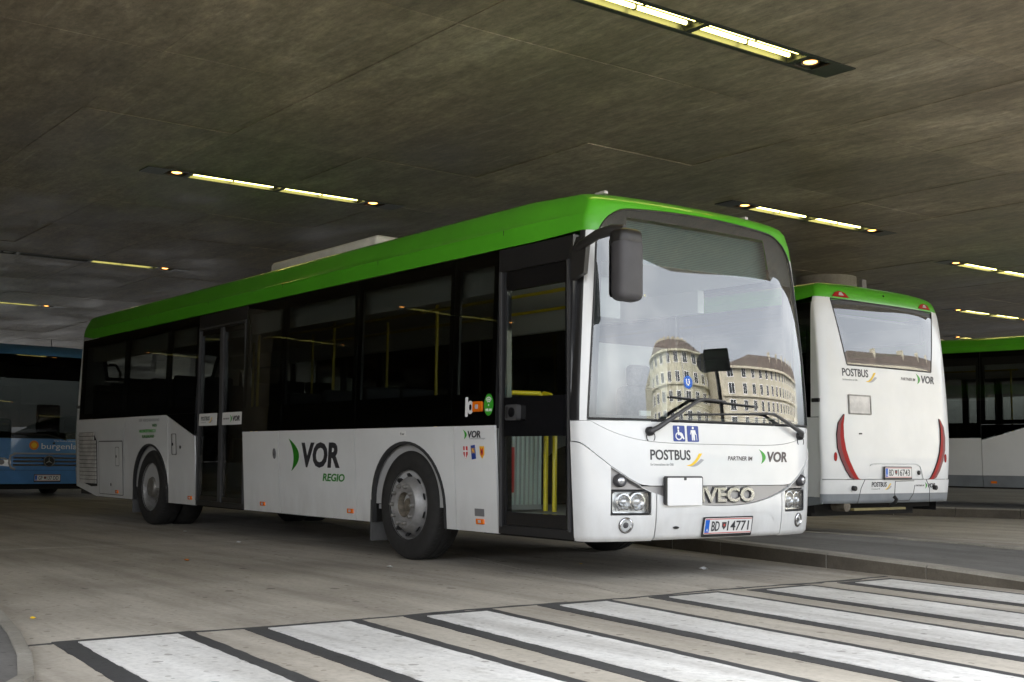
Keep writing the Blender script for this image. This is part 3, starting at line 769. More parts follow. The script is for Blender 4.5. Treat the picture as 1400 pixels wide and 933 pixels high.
    for m in (-1, 1):
        bc = B(); fb = lambda y, z, o, m=m: F(m*y, z, o+.012-.02*max(0, (.325-z)/.03))
        bz_ = [.296, .305, .325]
        outer = [1.065+(1.27-1.065)*abs(math.sin(R(a))) for a in lin(0, 90, 16)]
        bc.grid([[(y, z) for z in bz_+lin(.345, ztop(y), 14)] for y in (.697, .715, .735)], fb, 0, .03)
        bc.grid([[(y, z) for z in bz_+lin(.345, .488, 6)] for y in lin(.735, 1.065, 14)], fb, 0, .06)
        bc.grid([[(y, z) for z in lin(min(zpk(y), ztop(y)-.004), ztop(y), 4)] for y in lin(.735, 1.065, 14)], fb, 0, .06)
        bc.grid([[(y, z) for z in bz_+lin(.345, ztop(y), 14)] for y in outer], fb, 0, .03)
        bc.obj('bumper_corner', 'white', bus, 40)
        fm_ = lambda y, z, o, m=m: F(m*y, z, o)
        hl = B().grid([[(y, z) for z in lin(.488, .85, 6)] for y in lin(.73, 1.07, 8)], fm_, -.075).obj('headlight', 'frame_grey', bus)
        o_ = rrect(.738, .492, 1.062, .664, .02, 4); i_ = rrect(.748, .502, 1.052, .655, .02, 4)
        B().ring(o_, i_, fm_, -.05, .004).obj('bezel', 'black', hl)
        B().prism(i_, fm_, -.055, -.045).obj('reflector', 'lamp_chrome', hl)
        B().prism(rrect(.75, .505, 1.05, .652, .02, 4), fm_, -.006, -.001).obj('lens', 'lens_clear', hl)
        for cy_, r_ in ((.955, .050), (.842, .058)):
            def bowl(r2, a, ax, cy_=cy_, m=m): return F(m*cy_+r2*math.cos(a), .585+r2*math.sin(a), ax)
            B().lathe([(r_+.012, -.045), (r_+.010, -.014), (r_, -.012), (r_*.85, -.028), (r_*.45, -.040)], 24, bowl).obj('lamp_bowl', 'chrome', hl, 50)
            B().lathe([(r_*.62, -.040), (r_*.55, -.018), (r_*.3, -.008), (0, -.005)], 20, bowl).obj('projector', 'lens_ball', hl, 50)
        for k in range(9):
            B().prism(circ(.775+k*.032, .524, .009, .007, 8), fm_, -.044, -.036).obj('led', 'decal_white', hl)
        tri = [(1.058, .674), (1.058, .828), (1.0, .80), (.90, .745), (.80, .690), (.77, .674)]
        tp = B().prism(tri, fm_, -.06, -.012).obj('indicator_panel', 'satin', bus)
        tri2 = [(.80, .684), (.90, .735), (1.0, .79), (1.0, .775), (.91, .722), (.84, .684)]
        B().prism(tri2, fm_, -.012, -.008).obj('fin', 'frame_grey', tp)
        kn = lambda r_, a, ax, m=m: F(m*.995+r_*math.cos(a), .738+r_*math.sin(a), ax)
        B().lathe([(.048, -.012), (.046, .02), (.036, .035), (.033, .033), (.025, .028), (0, .03)], 20, kn).obj('indicator', 'mirror_grey', tp, 50)
        B().lathe([(.026, .030), (.020, .036), (0, .038)], 14, kn).obj('bulb_lens', 'lens_ball', tp, 50)
        fg = lambda r_, a, ax, m=m: F(m*.945+r_*math.cos(a), .418+r_*math.sin(a), ax)
        fo = B().lathe([(.053, .008), (.052, .020), (.046, .024), (.040, .010), (.02, -.002), (0, -.004)], 22, fg).obj('fog_lamp', 'chrome', bus, 50)
        B().lathe([(.043, .019), (.02, .023), (0, .024)], 18, fg).obj('lens', 'lens_clear', fo, 50)
        B().lathe([(.024, .0), (.022, .012), (.01, .016), (0, .017)], 14, fg).obj('bulb', 'mirror_grey', fo, 50)
        B().ring([(m*.945+.057*math.cos(R(a)), .418+.057*math.sin(R(a))) for a in range(0, 360, 15)], [(m*.945+.050*math.cos(R(a)), .418+.050*math.sin(R(a))) for a in range(0, 360, 15)], F, .006, .017).obj('ring', 'frame_grey', fo)
        dish = [(.88+.0, .418)]+[(.945+.105*math.cos(R(a)), .418+.085*math.sin(R(a))) for a in range(-150, 151, 20)]
    text('badge_outline', 'IVECO', lambda u, v_, o: F(u, v_, o), -.256, .577, .109, 'frame_grey', bus, width=.608, off=-.012, bold=.055, depth=.008)
    text('badge', 'IVECO', lambda u, v_, o: F(u, v_, o), -.252, .582, .100, 'badge_metal', bus, width=.600, off=-.012, bold=.03, depth=.022)
    fp = lambda u, v_, o: Vector((F(.03, v_, 0).x+.018+o, u, v_))
    plate(fp, bus, -.225, .335, .52, .12, plates, 'front_number_plate')
    if signs:
        hb = Vector((F(-.43, .67, 0).x+.022, 0, 0))
        fh = lambda u, v_, o: Vector((hb.x+o, u, v_))
        h_ = B().prism(rrect(-.640, .562, -.250, .772, .018), fh, -.012, .012).obj('line_board_holder', 'black', bus)
        B().prism(rrect(-.622, .556, -.262, .760, .008), fh, .010, .016).obj('white_board', 'decal_white', h_)
        B().prism(circ(-.44, .752, .010), fh, .014, .020).obj('latch', 'frame_grey', h_)
        B().prism(rrect(-.455, .742, -.43, .76, .004), fh, .014, .018).obj('clip', 'frame_grey', h_)
        fo_ = lambda u, v_, o: F(u, v_, o+.004)
        postbus(fo_, bus, -.735, .893, .072)
        text('lettering', 'PARTNER IM', fo_, .055, .893, .032, 'logo_brown', bus, width=.285, off=.001, shear=.2, bold=.012)
        vor_logo(fo_, bus, .435, .925, .076, 'logo_brown')
        fo2 = lambda u, v_, o: F(u, v_, o)
        for cu, kind in ((-.447, 0), (-.305, 1)):
            d_ = B().prism(rrect(cu-.058, 1.03, cu+.058, 1.15, .008, 3), fo2, .001, .004).obj('pictogram', 'blue_sign', bus)
            if kind == 0:
                B().prism(circ(cu-.008, 1.132, .010, .010, 10), fo2, .0035, .0055).obj('figure_head', 'decal_white', d_)
                B().ring(circ(cu-.006, 1.070, .034, .030, 20), circ(cu-.006, 1.070, .025, .021, 20), fo2, .0035, .0055).obj('figure_wheel', 'decal_white', d_)
                B().prism([(cu-.016, 1.12), (cu-.002, 1.12), (cu, 1.098), (cu+.022, 1.098), (cu+.022, 1.09), (cu, 1.088), (cu, 1.08), (cu+.022, 1.08), (cu+.040, 1.046), (cu+.050, 1.050), (cu+.030, 1.09), (cu-.014, 1.076)][:], fo2, .0045, .0062).obj('figure_body', 'decal_white', d_)
            else:
                B().prism(circ(cu, 1.134, .010, .010, 10), fo2, .0035, .0055).obj('figure_head', 'decal_white', d_)
                B().prism([(cu-.022, 1.118), (cu+.022, 1.118), (cu+.030, 1.085), (cu+.022, 1.083), (cu+.016, 1.105), (cu+.016, 1.04), (cu+.003, 1.04), (cu, 1.075), (cu-.003, 1.04), (cu-.016, 1.04), (cu-.016, 1.105), (cu-.024, 1.083), (cu-.031, 1.087)], fo2, .0035, .0055).obj('figure_body', 'decal_white', d_)
                B().prism([(cu+.03, 1.088), (cu+.034, 1.088), (cu+.038, 1.04), (cu+.034, 1.04)], fo2, .0035, .0055).obj('figure_stick', 'decal_white', d_)
    # wipers
    for pts_, bl0, bl1 in (([(-.735, 1.10, .03), (-.69, 1.125, .06), (-.45, 1.26, .065), (-.275, 1.345, .06), (-.20, 1.352, .055), (.02, 1.345, .045)], (-.53, 1.362), (.42, 1.318)),
                           ([(.995, 1.10, .03), (.95, 1.12, .06), (.72, 1.21, .06), (.585, 1.262, .055), (.50, 1.266, .05), (.28, 1.258, .045)], (.62, 1.268), (-.36, 1.235))):
        wp = B().tube([F(*q) for q in pts_], [.022, .02, .015, .013, .010, .008], 8).obj('wiper', 'frame_grey', bus, 50)
        B().tube([F(a*(1-k)+c*k, b_*(1-k)+d*k, .022) for k in lin(0, 1, 14) for (a, b_), (c, d) in [(bl0, bl1)]], .007, 6).obj('blade', 'black', wp)
        q = pts_[0]; B().lathe([(.034, -.01), (.034, .03), (.02, .045), (0, .047)], 14, lambda r_, a, ax, q=q: F(q[0]+r_*math.cos(a), q[1]+r_*math.sin(a), ax)).obj('pivot', 'black', wp, 50)
        B().tube([F(q[0]+.03*math.sin(R(a))*1.0, q[1]-.035+.04*math.cos(R(a)), .02+.015*math.sin(R(a/2))) for a in range(-150, 151, 25)], .0035, 5).obj('hose', 'black', wp)
    # right-hand mirror on its arm
    mr = B().cbox((.14, -1.315, 2.0), (.30, -1.095, 2.46), .055).obj('mirror', 'mirror_grey', bus, 60)
    B().cbox((.12, -1.312, 2.37), (.297, -1.098, 2.52), .055).obj('mirror_cap', 'frame_dark', mr, 60)
    B().prism(rrect(-1.30, 2.03, -1.11, 2.46, .03), lambda u, v_, o: Vector((.138-o, u, v_)), 0, .004).obj('mirror_glass', 'chrome', mr)
    B().tube([(-.26, -1.265, 2.43), (-.18, -1.285, 2.45), (.0, -1.29, 2.50), (.12, -1.26, 2.52), (.2, -1.22, 2.50)], [.03, .035, .038, .04, .05], 12).obj('arm', 'frame_dark', mr, 60)
    br = B().prism([(-.30, 2.20), (-.16, 2.24), (-.13, 2.50), (-.25, 2.52), (-.30, 2.42)], SR, -.01, .03).obj('bracket', 'frame_dark', mr)
    for q in ((-.22, 2.42), (-.19, 2.45)): B().prism(circ(q[0], q[1], .010, .010, 8), SR, .03, .034).obj('screw', 'satin', br)
    # ---------- right side, below the waist
    skz = lambda x: .30 if x > -10.85 else .30+.13*min(1, (-10.85-x)/.95)
    g_ = .006
    def skirt(name, poly, fn, parent=bus, mat='white'):
        return B().prism(poly, fn, -.02, .0).obj(name, mat, parent)
    def skirts(fn, sg, doors):
        """sg=-1: right side (u=x); sg=1: left side (u=-x). doors: right side has openings"""
        U = (lambda x: x) if sg < 0 else (lambda x: -x)
        P = lambda pts_: [(U(x), z) for x, z in pts_]
        arF = arch(-2.58, .605, 1.03); arR = arch(-8.75, .605, 1.03)
        rows = ((skirt0, None, 'white'),) + (((.30, .497, 'grey_skirt'),) if grey else ())
        bz = 1.15
        segs = [(-1.83, -1.245), (-5.06, -3.475), (-5.945, -5.064)] if doors else [(-1.83, -.335), (-5.06, -3.475), (-7.25, -5.064)]
        pan = []
        for a, c in segs: pan.append([(a+g_, .30), (c-g_, .30), (c-g_, bz), (a+g_, bz)])
        a, c = -3.471, -1.834
        pan.append([(a, .30)]+arF+[(c, .30), (c, bz), (a, bz)])
        x0 = -7.285 if doors else -7.254
        pan.append([(-8.14, .30), (x0, .30), (x0, 1.11), (-8.22, 1.385), (-8.22, 1.03)][:4]+[(-8.14, 1.36)])
        a, c = -9.70, -8.148
        pan.append([(a, .30)]+arR+[(c, .30), (c, 1.363), (-8.22, 1.385), (a, 1.385)])
        pan.append([(-11.725, .425), (-10.85, .30), (-9.708, .30), (-9.708, 1.385), (-11.725, 1.385)])
        for k, pg in enumerate(pan):
            if grey and k not in (3, 5):
                lo = [(x, min(max(z, .30), .497)) for x, z in pg]; hi_ = [(x, max(z, .50)) for x, z in pg]
                skirt('skirt_panel', P(hi_), fn); skirt('skirt_strip', P(lo), fn, mat='grey_skirt')
            else: skirt('skirt_panel', P(pg), fn)
        for ar in (arF, arR):
            inn = [((x+8.75 if ar is arR else x+2.58)*.955+(-8.75 if ar is arR else -2.58), .478+(z-.478)*.955 if z > .478 else z) for x, z in ar]
            bb = B()
            n = len(ar)
            for i in range(n-1):
                bb.prism(P([ar[i], ar[i+1], inn[i+1], inn[i]]), fn, -.03, .010)
            bb.obj('arch_lip', 'arch', bus)
            bb = B(); k = len(bb.v); yin = lambda x, z, o: fn(x, z, -o)
            for (x, z) in P(ar): bb.v += [fn(x, z, -.015), fn(x, z, -.62)]
            for i in range(n-1): bb.f.append((2*i, 2*i+1, 2*i+3, 2*i+2))
            bb.f.append(tuple(2*i+1 for i in range(n)))
            bb.obj('wheel_housing', 'chassis', bus)
        for cx_, o_ in ((-3.20, .62), (-9.36, .66)):
            sgn = -1 if sg < 0 else 1
            B().box((cx_-.012, sgn*(1.235-.42) if sgn > 0 else -1.235, .13), (cx_+.012, 1.235 if sgn > 0 else -1.235+.42, .62)).obj('mud_flap', 'flap', bus)
    skirts(SR, -1, True); skirts(SLf, 1, False)
    for fn_, sg_ in ((SR, 1), (SLf, -1)):
        for a, c in ((-1.97, -1.26), (-5.93, -3.2), (-8.12, -7.30), (-11.60, -9.37)):
            B().prism([(sg_*a, .315), (sg_*c, .315), (sg_*c, 1.11), (sg_*a, 1.11)], fn_, -.032, -.026).obj('body_frame', 'chassis', bus)
    for cx_, r_ in ((-2.58, False), (-8.75, True)):
        for sg in (-1, 1): wheel(bus, cx_, sg, r_)
    # small fittings on the right skirt
    for x in (-1.48, -3.58, -5.46, -7.44, -9.97):
        a_ = B().prism(rrect(x-.05, .362, x+.05, .405, .008, 3), SR, 0, .016).obj('side_marker', 'amber', bus)
        B().prism(rrect(x-.018, .372, x+.018, .396, .004, 2), SR, .015, .019).obj('marker_insert', 'clear_lens', a_)
        B().prism(rrect(-x-.05, .362, -x+.05, .405, .008, 3), SLf, 0, .016).obj('side_marker', 'amber', bus)
    B().prism(rrect(-1.56, .425, -1.43, .485, .003, 2), SR, 0, .003).obj('grey_label', 'frame_label', bus)
    oc = B().prism(circ(-5.16, .915, .036, .055, 20), SR, 0, .006).obj('filler_cap', 'frame_label', bus)
    B().prism(circ(-5.16, .905, .012, .014, 10), SR, .005, .009).obj('lock', 'frame_grey', oc)
    gr = B().prism([(-11.58, 1.20), (-10.95, 1.20), (-10.80, 1.08), (-10.80, .44), (-11.05, .43), (-11.58, .50)], SR, -.001, .001).obj('engine_grille', 'chassis', bus)
    for k in range(13):
        z = .475+k*.056; x1 = -10.82 if z < 1.08 else -10.90; 
        zz = max(z, .53) if False else z
        B().prism([(-11.56, z+.0), (x1, z), (x1, z+.049), (-11.56, z+.049)], lambda u, v_, o: SR(u, v_, o*(1-.75*((v_-z)/.049))), .001, .020).obj('slat', 'slat_white', gr)
    fl = B().prism(rrect(-10.70, .345, -9.76, 1.06, .015, 2), SR, -.001, .0035).obj('service_flap', 'white', bus)
    B().ring(rrect(-10.715, .335, -9.745, 1.075, .02, 3), rrect(-10.70, .345, -9.76, 1.06, .015, 3), SR, -.001, .0012).obj('flap_gap', 'frame_grey', fl)
    for (x, z) in ((-9.95, .86), (-7.92, 1.02)):
        r_ = B().ring(rrect(x-.075, z-.13, x+.075, z+.13, .02, 3), rrect(x-.068, z-.123, x+.068, z+.123, .02, 3), SR, 0, .0045).obj('hatch', 'frame_grey', bus)
        B().prism(circ(x-.04, z, .018, .020, 10), SR, .001, .006).obj('lock', 'black', r_)
    B().prism(circ(-7.72, .985, .018, .020, 10), SR, .001, .006).obj('lock', 'black', bus)
    B().prism(circ(-10.22, .475, .020, .022, 10), SR, .003, .007).obj('lock', 'black', bus)
    if signs:
        vor_logo(SR, bus, -4.80, .905, .222, 'logo_dark', .026)
        text('lettering', 'REGIO', SR, -4.12, .655, .068, 'logo_green', bus, width=.44, off=.001, shear=.2, bold=.03)
        vor_logo(SR, bus, -1.68, 1.082, .052, 'logo_dark')
        text('lettering', 'Verkehrsverbund Ost-Region', SR, -1.60, 1.042, .011, 'logo_grey', bus, width=.22, off=.001)
        text('lettering', '9 bar', SR, -2.66, 1.085, .022, 'logo_dark', bus, width=.07, off=.0025)
        B().prism(rrect(-2.68, 1.076, -2.57, 1.118, .003, 2), SR, .0, .002).obj('pressure_label', 'plate_white', bus)
        for i, (x, kind) in enumerate(((-1.66, 0), (-1.55, 1), (-1.43, 2))):
            if kind != 1:
                sh = B().prism([(x-.030, .985), (x+.030, .985), (x+.030, .92), (x, .885), (x-.030, .92)], SR, .0, .003).obj('province_shield', 'red_paint' if kind == 0 else 'sun_yellow', bus)
                if kind == 0:
                    B().prism([(x-.006, .985), (x+.006, .985), (x+.006, .89), (x-.006, .89)], SR, .003, .004).obj('cross', 'decal_white', sh)
                    B().prism([(x-.030, .952), (x+.030, .952), (x+.030, .940), (x-.030, .940)], SR, .003, .0042).obj('cross', 'decal_white', sh)
                else:
                    B().prism([(x-.018, .975), (x, .955), (x+.018, .975), (x+.016, .93), (x, .905), (x-.016, .93)], SR, .003, .004).obj('eagle', 'red_paint', sh)
                    B().prism(circ(x, .94, .007, .012, 8), SR, .004, .0048).obj('eagle_heart', 'black', sh)
            else:
                sh = B().prism([(x-.034, .99), (x+.024, .997), (x+.034, .885), (x-.024, .878)], SR, .0, .003).obj('province_shield', 'blue_sign', bus)
                text('lettering', 'N', SR, x-.018, .93, .04, 'sun_yellow', sh, width=.036, off=.003, bold=.04)
        for k, (s_, c_, u1) in enumerate((('DER VERKEHRSVERBUND', 'logo_grey', -8.42), ('WIEN', 'logo_green', -8.44), ('NIEDERÖSTERREICH', 'leaf_green', -8.47), ('BURGENLAND', 'logo_green', -8.52))):
            wd_ = (.72, .16, .58, .42)[k]; tx = u1-wd_-.06+(.06 if k == 0 else 0)
            text('lettering', s_, SR, tx, 1.315-.070*k, .036, c_, bus, width=wd_, off=.001, bold=.008)
    # ---------- window bands
    ztw = zg-.008
    def window(fn, a, c, zb, clear, glassm='side_glass', slant=None, name='window'):
        o_ = [(a, zb), (c, zb), (c, ztw), (a, ztw)]
        if slant: o_ = slant
        w_ = B().prism(o_, fn, -.004, .0015).obj(name, glassm, bus)
        x0, z0, x1, z1 = clear
        o2 = [(a, zb), (c, zb), (c, ztw), (a, ztw)]
        bb = B()
        if slant:
            bb.prism(slant, fn, -.014, -.0055)
            B.obj(bb, 'frame', 'black_gloss', w_); return w_
        bb.ring(o2, [(x0, z0), (x1, z0), (x1, z1), (x0, z1)], fn, -.03, -.0055); bb.obj('frame', 'black', w_)
        return w_
    zc1 = min(2.44, ztw-.06)
    RW = [(-1.865, -1.25, 1.155, (-1.79, 1.41, -1.31, zc1)), (-3.48, -1.873, 1.155, (-3.40, 1.42, -1.93, zc1)), (-5.02, -3.488, 1.155, (-4.96, 1.42, -3.55, zc1)), (-5.95, -5.028, 1.155, (-5.88, 1.42, -5.09, zc1)),
          (-9.74, -8.228, 1.392, (-9.66, 1.47, -8.30, zc1)), (-11.62, -9.748, 1.392, (-11.50, 1.47, -9.83, zc1))]
    for a, c, zb, cl in RW: window(SR, a, c, zb, cl)
    window(SR, -8.22, -7.295, 1.392, (-8.15, 1.47, -7.36, zc1))
    window(SR, 0, 0, 0, (0, 0, 0, 0), slant=[(-8.20, 1.388), (-7.295, 1.125), (-7.295, 1.388)])
    # left side (no doors)
    window(SLf, .36, 1.83, 1.155, (.45, 1.25, 1.76, zc1), 'door_glass')
    for a, c in ((1.838, 3.47), (3.478, 5.06), (5.068, 7.245)): window(SLf, a, c, 1.155, (a+.07, 1.42, c-.07, zc1))
    for a, c in ((7.253, 8.22), (8.228, 9.74), (9.748, 11.62)): window(SLf, a, c, 1.392, (a+.07, 1.47, c-.07, zc1))
    window(SLf, 0, 0, 0, (0, 0, 0, 0), slant=[(7.255, 1.125), (8.20, 1.388), (7.255, 1.388)])
    if signs:
        wl = B().prism(circ(-1.33, 1.315, .062, .088, 24), SR, .002, .004).obj('wifi_sticker', 'leaf_green', bus)
        text('lettering', 'WLAN', SR, -1.372, 1.262, .022, 'decal_white', wl, width=.084, off=.004, bold=.02)
        for r_ in (.018, .031, .044):
            bb = B(); A = [(-1.33+r_*math.cos(R(a)), 1.318+r_*math.sin(R(a))*1.2) for a in range(40, 141, 10)]; Bk = [(-1.33+(r_+.007)*math.cos(R(a)), 1.318+(r_+.007)*math.sin(R(a))*1.2) for a in range(140, 39, -10)]
            bb.prism(A+Bk, SR, .004, .005).obj('wifi_arc', 'decal_white', wl)
        B().prism(circ(-1.33, 1.312, .007, .008, 8), SR, .004, .005).obj('wifi_dot', 'decal_white', wl)
        tl = B().prism(rrect(-1.53, 1.262, -1.41, 1.345, .012, 3), SR, .002, .022).obj('turn_lamp', 'amber', bus)
        B().prism(rrect(-1.49, 1.285, -1.45, 1.32, .006, 2), SR, .02, .025).obj('marker_insert', 'clear_lens', tl)
        st = B().ring(circ(-1.585, 1.30, .045, .055, 16), circ(-1.585, 1.30, .02, .026, 16), SR, .002, .004).obj('ticket_sticker', 'decal_white', bus)
        B().prism(rrect(-1.655, 1.225, -1.62, 1.385, .004, 2), SR, .002, .0042).obj('sticker_bar', 'decal_white', st)
    # ---------- front door
    fr = B()
    fr.ring([(-1.240, .305), (-.318, .305), (-.318, 2.548), (-1.240, 2.548)], [(-1.19, .37), (-.375, .37), (-.375, 2.37), (-1.19, 2.37)], SR, -.05, .004)
    dr = fr.obj('front_door', 'door_black', bus)
    fr = B(); fr.ring([(-1.188, .372), (-.377, .372), (-.377, 2.368), (-1.188, 2.368)], [(-1.145, .475), (-.42, .475), (-.42, 2.215), (-1.145, 2.215)], SR, -.06, -.012)
    fr.prism([(-1.147, 1.06), (-.418, 1.06), (-.418, 1.365), (-1.147, 1.365)], SR, -.058, -.013)
    fr.obj('leaf_frame', 'black_gloss', dr)
    for z0, z1 in ((.47, 1.065), (1.36, 2.22)): B().prism([(-1.15, z0), (-.415, z0), (-.415, z1), (-1.15, z1)], SR, -.03, -.024).obj('pane', 'door_glass', dr)
    for x in (-1.205, -.36): B().prism([(x-.012, .36), (x+.012, .36), (x+.012, 2.37), (x-.012, 2.37)], SR, .002, .018).obj('rubber_edge', 'frame_grey', dr)
    cb = B().prism(rrect(-1.075, 1.185, -.925, 1.305, .02, 4), SR, -.014, .03).obj('door_camera', 'frame_grey', dr)
    B().prism(circ(-.985, 1.245, .035, .038, 16), SR, .028, .04).obj('lens', 'black_gloss', cb)
    B().prism(rrect(-1.065, 1.20, -1.04, 1.29, .006, 3), SR, .029, .033).obj('slot', 'black', cb)
    # ---------- middle double door
    fr = B(); fr.ring([(-7.283, .305), (-5.953, .305), (-5.953, 2.548), (-7.283, 2.548)], [(-7.24, .36), (-5.99, .36), (-5.99, 2.36), (-7.24, 2.36)], SR, -.05, .004)
    dr = fr.obj('middle_door', 'door_black', bus)
    for a, c in ((-7.238, -6.66), (-6.57, -5.992)):
        lf = B(); lf.ring([(a, .362), (c, .362), (c, 2.358), (a, 2.358)], [(a+.03, .42), (c-.03, .42), (c-.03, 2.30), (a+.03, 2.30)], SR, -.05, -.008); q = lf.obj('door_leaf', 'black_gloss', dr)
        B().prism([(a+.025, .415), (c-.025, .415), (c-.025, 2.305), (a+.025, 2.305)], SR, -.03, -.024).obj('pane', 'side_glass', q)
        if signs:
            st = B().prism(rrect(a+.03, 1.235, c-.03, 1.375, .006, 2), SR, -.023, -.020).obj('door_sticker', 'plate_white', q)
            fo3 = lambda u, v_, o: SR(u, v_, o-.021)
            if a < -7: postbus(fo3, st, a+.10, 1.295, .045, True)
            else:
                text('lettering', 'PARTNER IM', fo3, a+.06, 1.295, .018, 'logo_brown', st, width=.16, shear=.2, off=.001); vor_logo(fo3, st, a+.25, 1.305, .055)
    B().prism([(-6.655, .36), (-6.575, .36), (-6.575, 2.36), (-6.655, 2.36)], SR, -.03, .006).obj('centre_rubber', 'frame_grey', dr)
    for x in (-7.255, -5.975): B().prism([(x-.010, .36), (x+.010, .36), (x+.010, 2.40), (x-.010, 2.40)], SR, .002, .012).obj('rubber_edge', 'frame_grey', dr)
    B().tube([SR(-7.24, 2.385, .008), SR(-5.99, 2.385, .008)], .010, 6).obj('rain_gutter', 'frame_grey', dr)
    # ---------- rear
    hw = lambda z: .84+.17*(z-1.99)/.75
    rp = B(); zr0 = .425
    sl2 = alist(49)
    rp.grid([[(s, z) for z in lin(.70, 1.985, 22)] for s in sl2], Rs, 0)
    for m in (-1, 1):
        rp.grid([[(m*(hw(z)/Wd(z)+(1-hw(z)/Wd(z))*k), z) for z in lin(1.985, zg+.06, 16)] for k in [math.sin(R(a)) for a in lin(0, 90, 14)]], Rs, 0)
        rp.grid([[(-(BL-xr(z)-.12) if k else -11.615, z) for z in lin(1.392, zg-.003, 20)] for k in (0, 1)], (lambda x, z, o, m=m: Vector((x, m*Wd(z), z))), 0)
        rp.grid([[(m*(.93-.93*k*.0+(.07*k)), z) for z in lin(zg+.055, zg+.062, 2)] for k in (0, 1)], Rs, 0)
    rear = rp.obj('rear_panel', 'white', bus, 40)
    rw = B().grid([[(c*hw(z), z) for z in lin(2.0, min(2.715-.04*c*c, 2.72), 14)] for c in lin(-1, 1, 33)], Rr, .002).obj('rear_window', 'rear_glass', bus, 50)
    rb = B(); rb.grid([[(c*hw(z), z) for z in lin(1.99, 2.05, 3)] for c in lin(-1, 1, 25)], Rr, -.006); rb.grid([[(c*hw(z), z) for z in lin(2.63, 2.757, 4)] for c in lin(-1, 1, 25)], Rr, -.006)
    for m in (-1, 1): rb.grid([[(m*c*hw(z), z) for z in lin(1.99, 2.74, 10)] for c in (.94, .97, 1.0)], Rr, -.0065)
    rb.obj('black_edge_band', 'black', rw)
    tube_loop = [(c*hw(1.995), 1.995) for c in lin(-1, 1, 20)]+[(hw(z), z) for z in lin(2.0, 2.74, 10)]+[(c*hw(2.748), 2.748) for c in lin(1, -1, 20)]+[(-hw(z), z) for z in lin(2.74, 2.0, 10)]
    B().tube([Rr(u, z, .001) for u, z in tube_loop], .007, 6, False).obj('window_seal', 'black', rw, 60)
    B().grid([[(s, z) for z in [.425, .435, .45]+lin(.47, .535, 4)] for s in sl2], lambda s, z, o: Rs(s, z, .010-.02*max(0, (.45-z)/.025)), 0).obj('rear_bumper_strip', 'grey_skirt' if grey else 'white', bus, 40)
    bu = B().grid([[(s, z) for z in lin(.536, .694, 6)] for s in sl2], lambda s, z, o: Rs(s, z, .010), 0).obj('rear_bumper', 'white', bus, 40)
    for pts_ in ([(-.60, .694), (-.66, .60), (-.70, .43)], [(.62, .694), (.70, .60), (.73, .43)], [(-.02, .675), (-.02, .52), (.05, .45), (.28, .45), (.36, .53), (.38, .63)], [(-.02, .675), (.36, .68)]):
        B().tube([Rr(u, z, .011) for u, z in pts_], .004, 5).obj('panel_gap', 'frame_grey', bu)
    for m in (-1, 1):
        o_ = [(-.95, 1.43), (-1.045, 1.33), (-1.075, 1.20), (-1.065, 1.05), (-1.01, .92), (-.93, .80), (-.85, .72), (-.78, .695)]
        i_ = [(-.94, 1.42), (-.935, 1.30), (-.92, 1.15), (-.88, 1.02), (-.82, .90), (-.74, .79), (-.67, .71), (-.635, .697)]
        i_ = [(a+.72*(c-a), b_+.72*(d-b_)) for (a, b_), (c, d) in zip(o_, i_)]
        md = [((a*.55+c*.45), (b_*.55+d*.45)) for (a, b_), (c, d) in zip(o_, i_)]
        f3 = lambda u, z, o, m=m: Rr(m*u, z, o)
        bb = B()
        tl = B().prism(o_+list(reversed(i_)), f3, -.01, .006).obj('tail_light', 'black', bus)
        bb = B(); bb.grid([o_, md], f3, .016); bb.obj('clear_band', 'tail_clear', tl)
        bb = B(); bb.grid([md, i_], f3, .016); bb.obj('red_band', 'red_lens', tl)
        mk = B().prism([(m*-.98, 2.775), (m*-.70, 2.775), (m*-.76, 2.825), (m*-.84, 2.842), (m*-.92, 2.825)], Rr, -.0, .012).obj('roof_marker', 'red_lens', bus)
        B().prism([(m*-.88, 2.79), (m*-.79, 2.79), (m*-.82, 2.825), (m*-.86, 2.825)], Rr, .012, .016).obj('marker_insert', 'clear_lens', mk)
        B().prism(circ(m*-1.09, .95, .02, .05, 12), Rr, .0, .012).obj('reflector', 'red_lens', bus)
        B().lathe([(.028, -.02), (.028, .05), (.02, .055), (0, .055)], 12, lambda r_, a, ax, m=m: Rr(m*-.80+r_*math.cos(a), .60+r_*math.sin(a), ax)).obj('rubber_stop', 'black', bus)
        B().cbox((-11.70-.04, m*1.24-.04, 1.555), (-11.70+.07, m*1.24+.04, 1.60), .01).obj('hinge', 'black', bus)
    B().prism([(-.52, .70), (.55, .70), (.48, .85), (.42, .872), (-.42, .872), (-.50, .85)], Rr, -.0, -.001 + .002).obj('plate_bay', 'white', bus)
    B().tube([Rr(u, z, .004) for u, z in ((-.50, .858), (-.42, .876), (.42, .876), (.49, .852), (.57, .70))], .007, 6).obj('bay_edge', 'white', bus, 60)
    if number_rear:
        fpr = lambda u, v_, o: Vector((-BL-.012-o, -u, v_))
        plate(fpr, bus, -.25, .715, .52, .12, plates, 'rear_number_plate')
        postbus(Rr, bus, -.93, 1.865, .085)
        text('lettering', 'PARTNER IM', Rr, .17, 1.865, .034, 'logo_brown', bus, width=.30, off=.001, shear=.2, bold=.012)
        vor_logo(Rr, bus, .50, 1.895, .085)
        fb_ = lambda u, z, o: Rr(u, z, o+.010)
        postbus(fb_, bus, -.47, .615, .052); text('lettering', 'PARTNER IM', fb_, .40, .615, .02, 'logo_brown', bus, width=.18, off=.001, shear=.2); vor_logo(fb_, bus, .60, .625, .05)
        hb = B().ring(rrect(-.86, 1.43, -.46, 1.655, .01, 2), rrect(-.845, 1.445, -.475, 1.64, .008, 2), Rr, .0, .014).obj('line_board_holder', 'tarnish', bus)
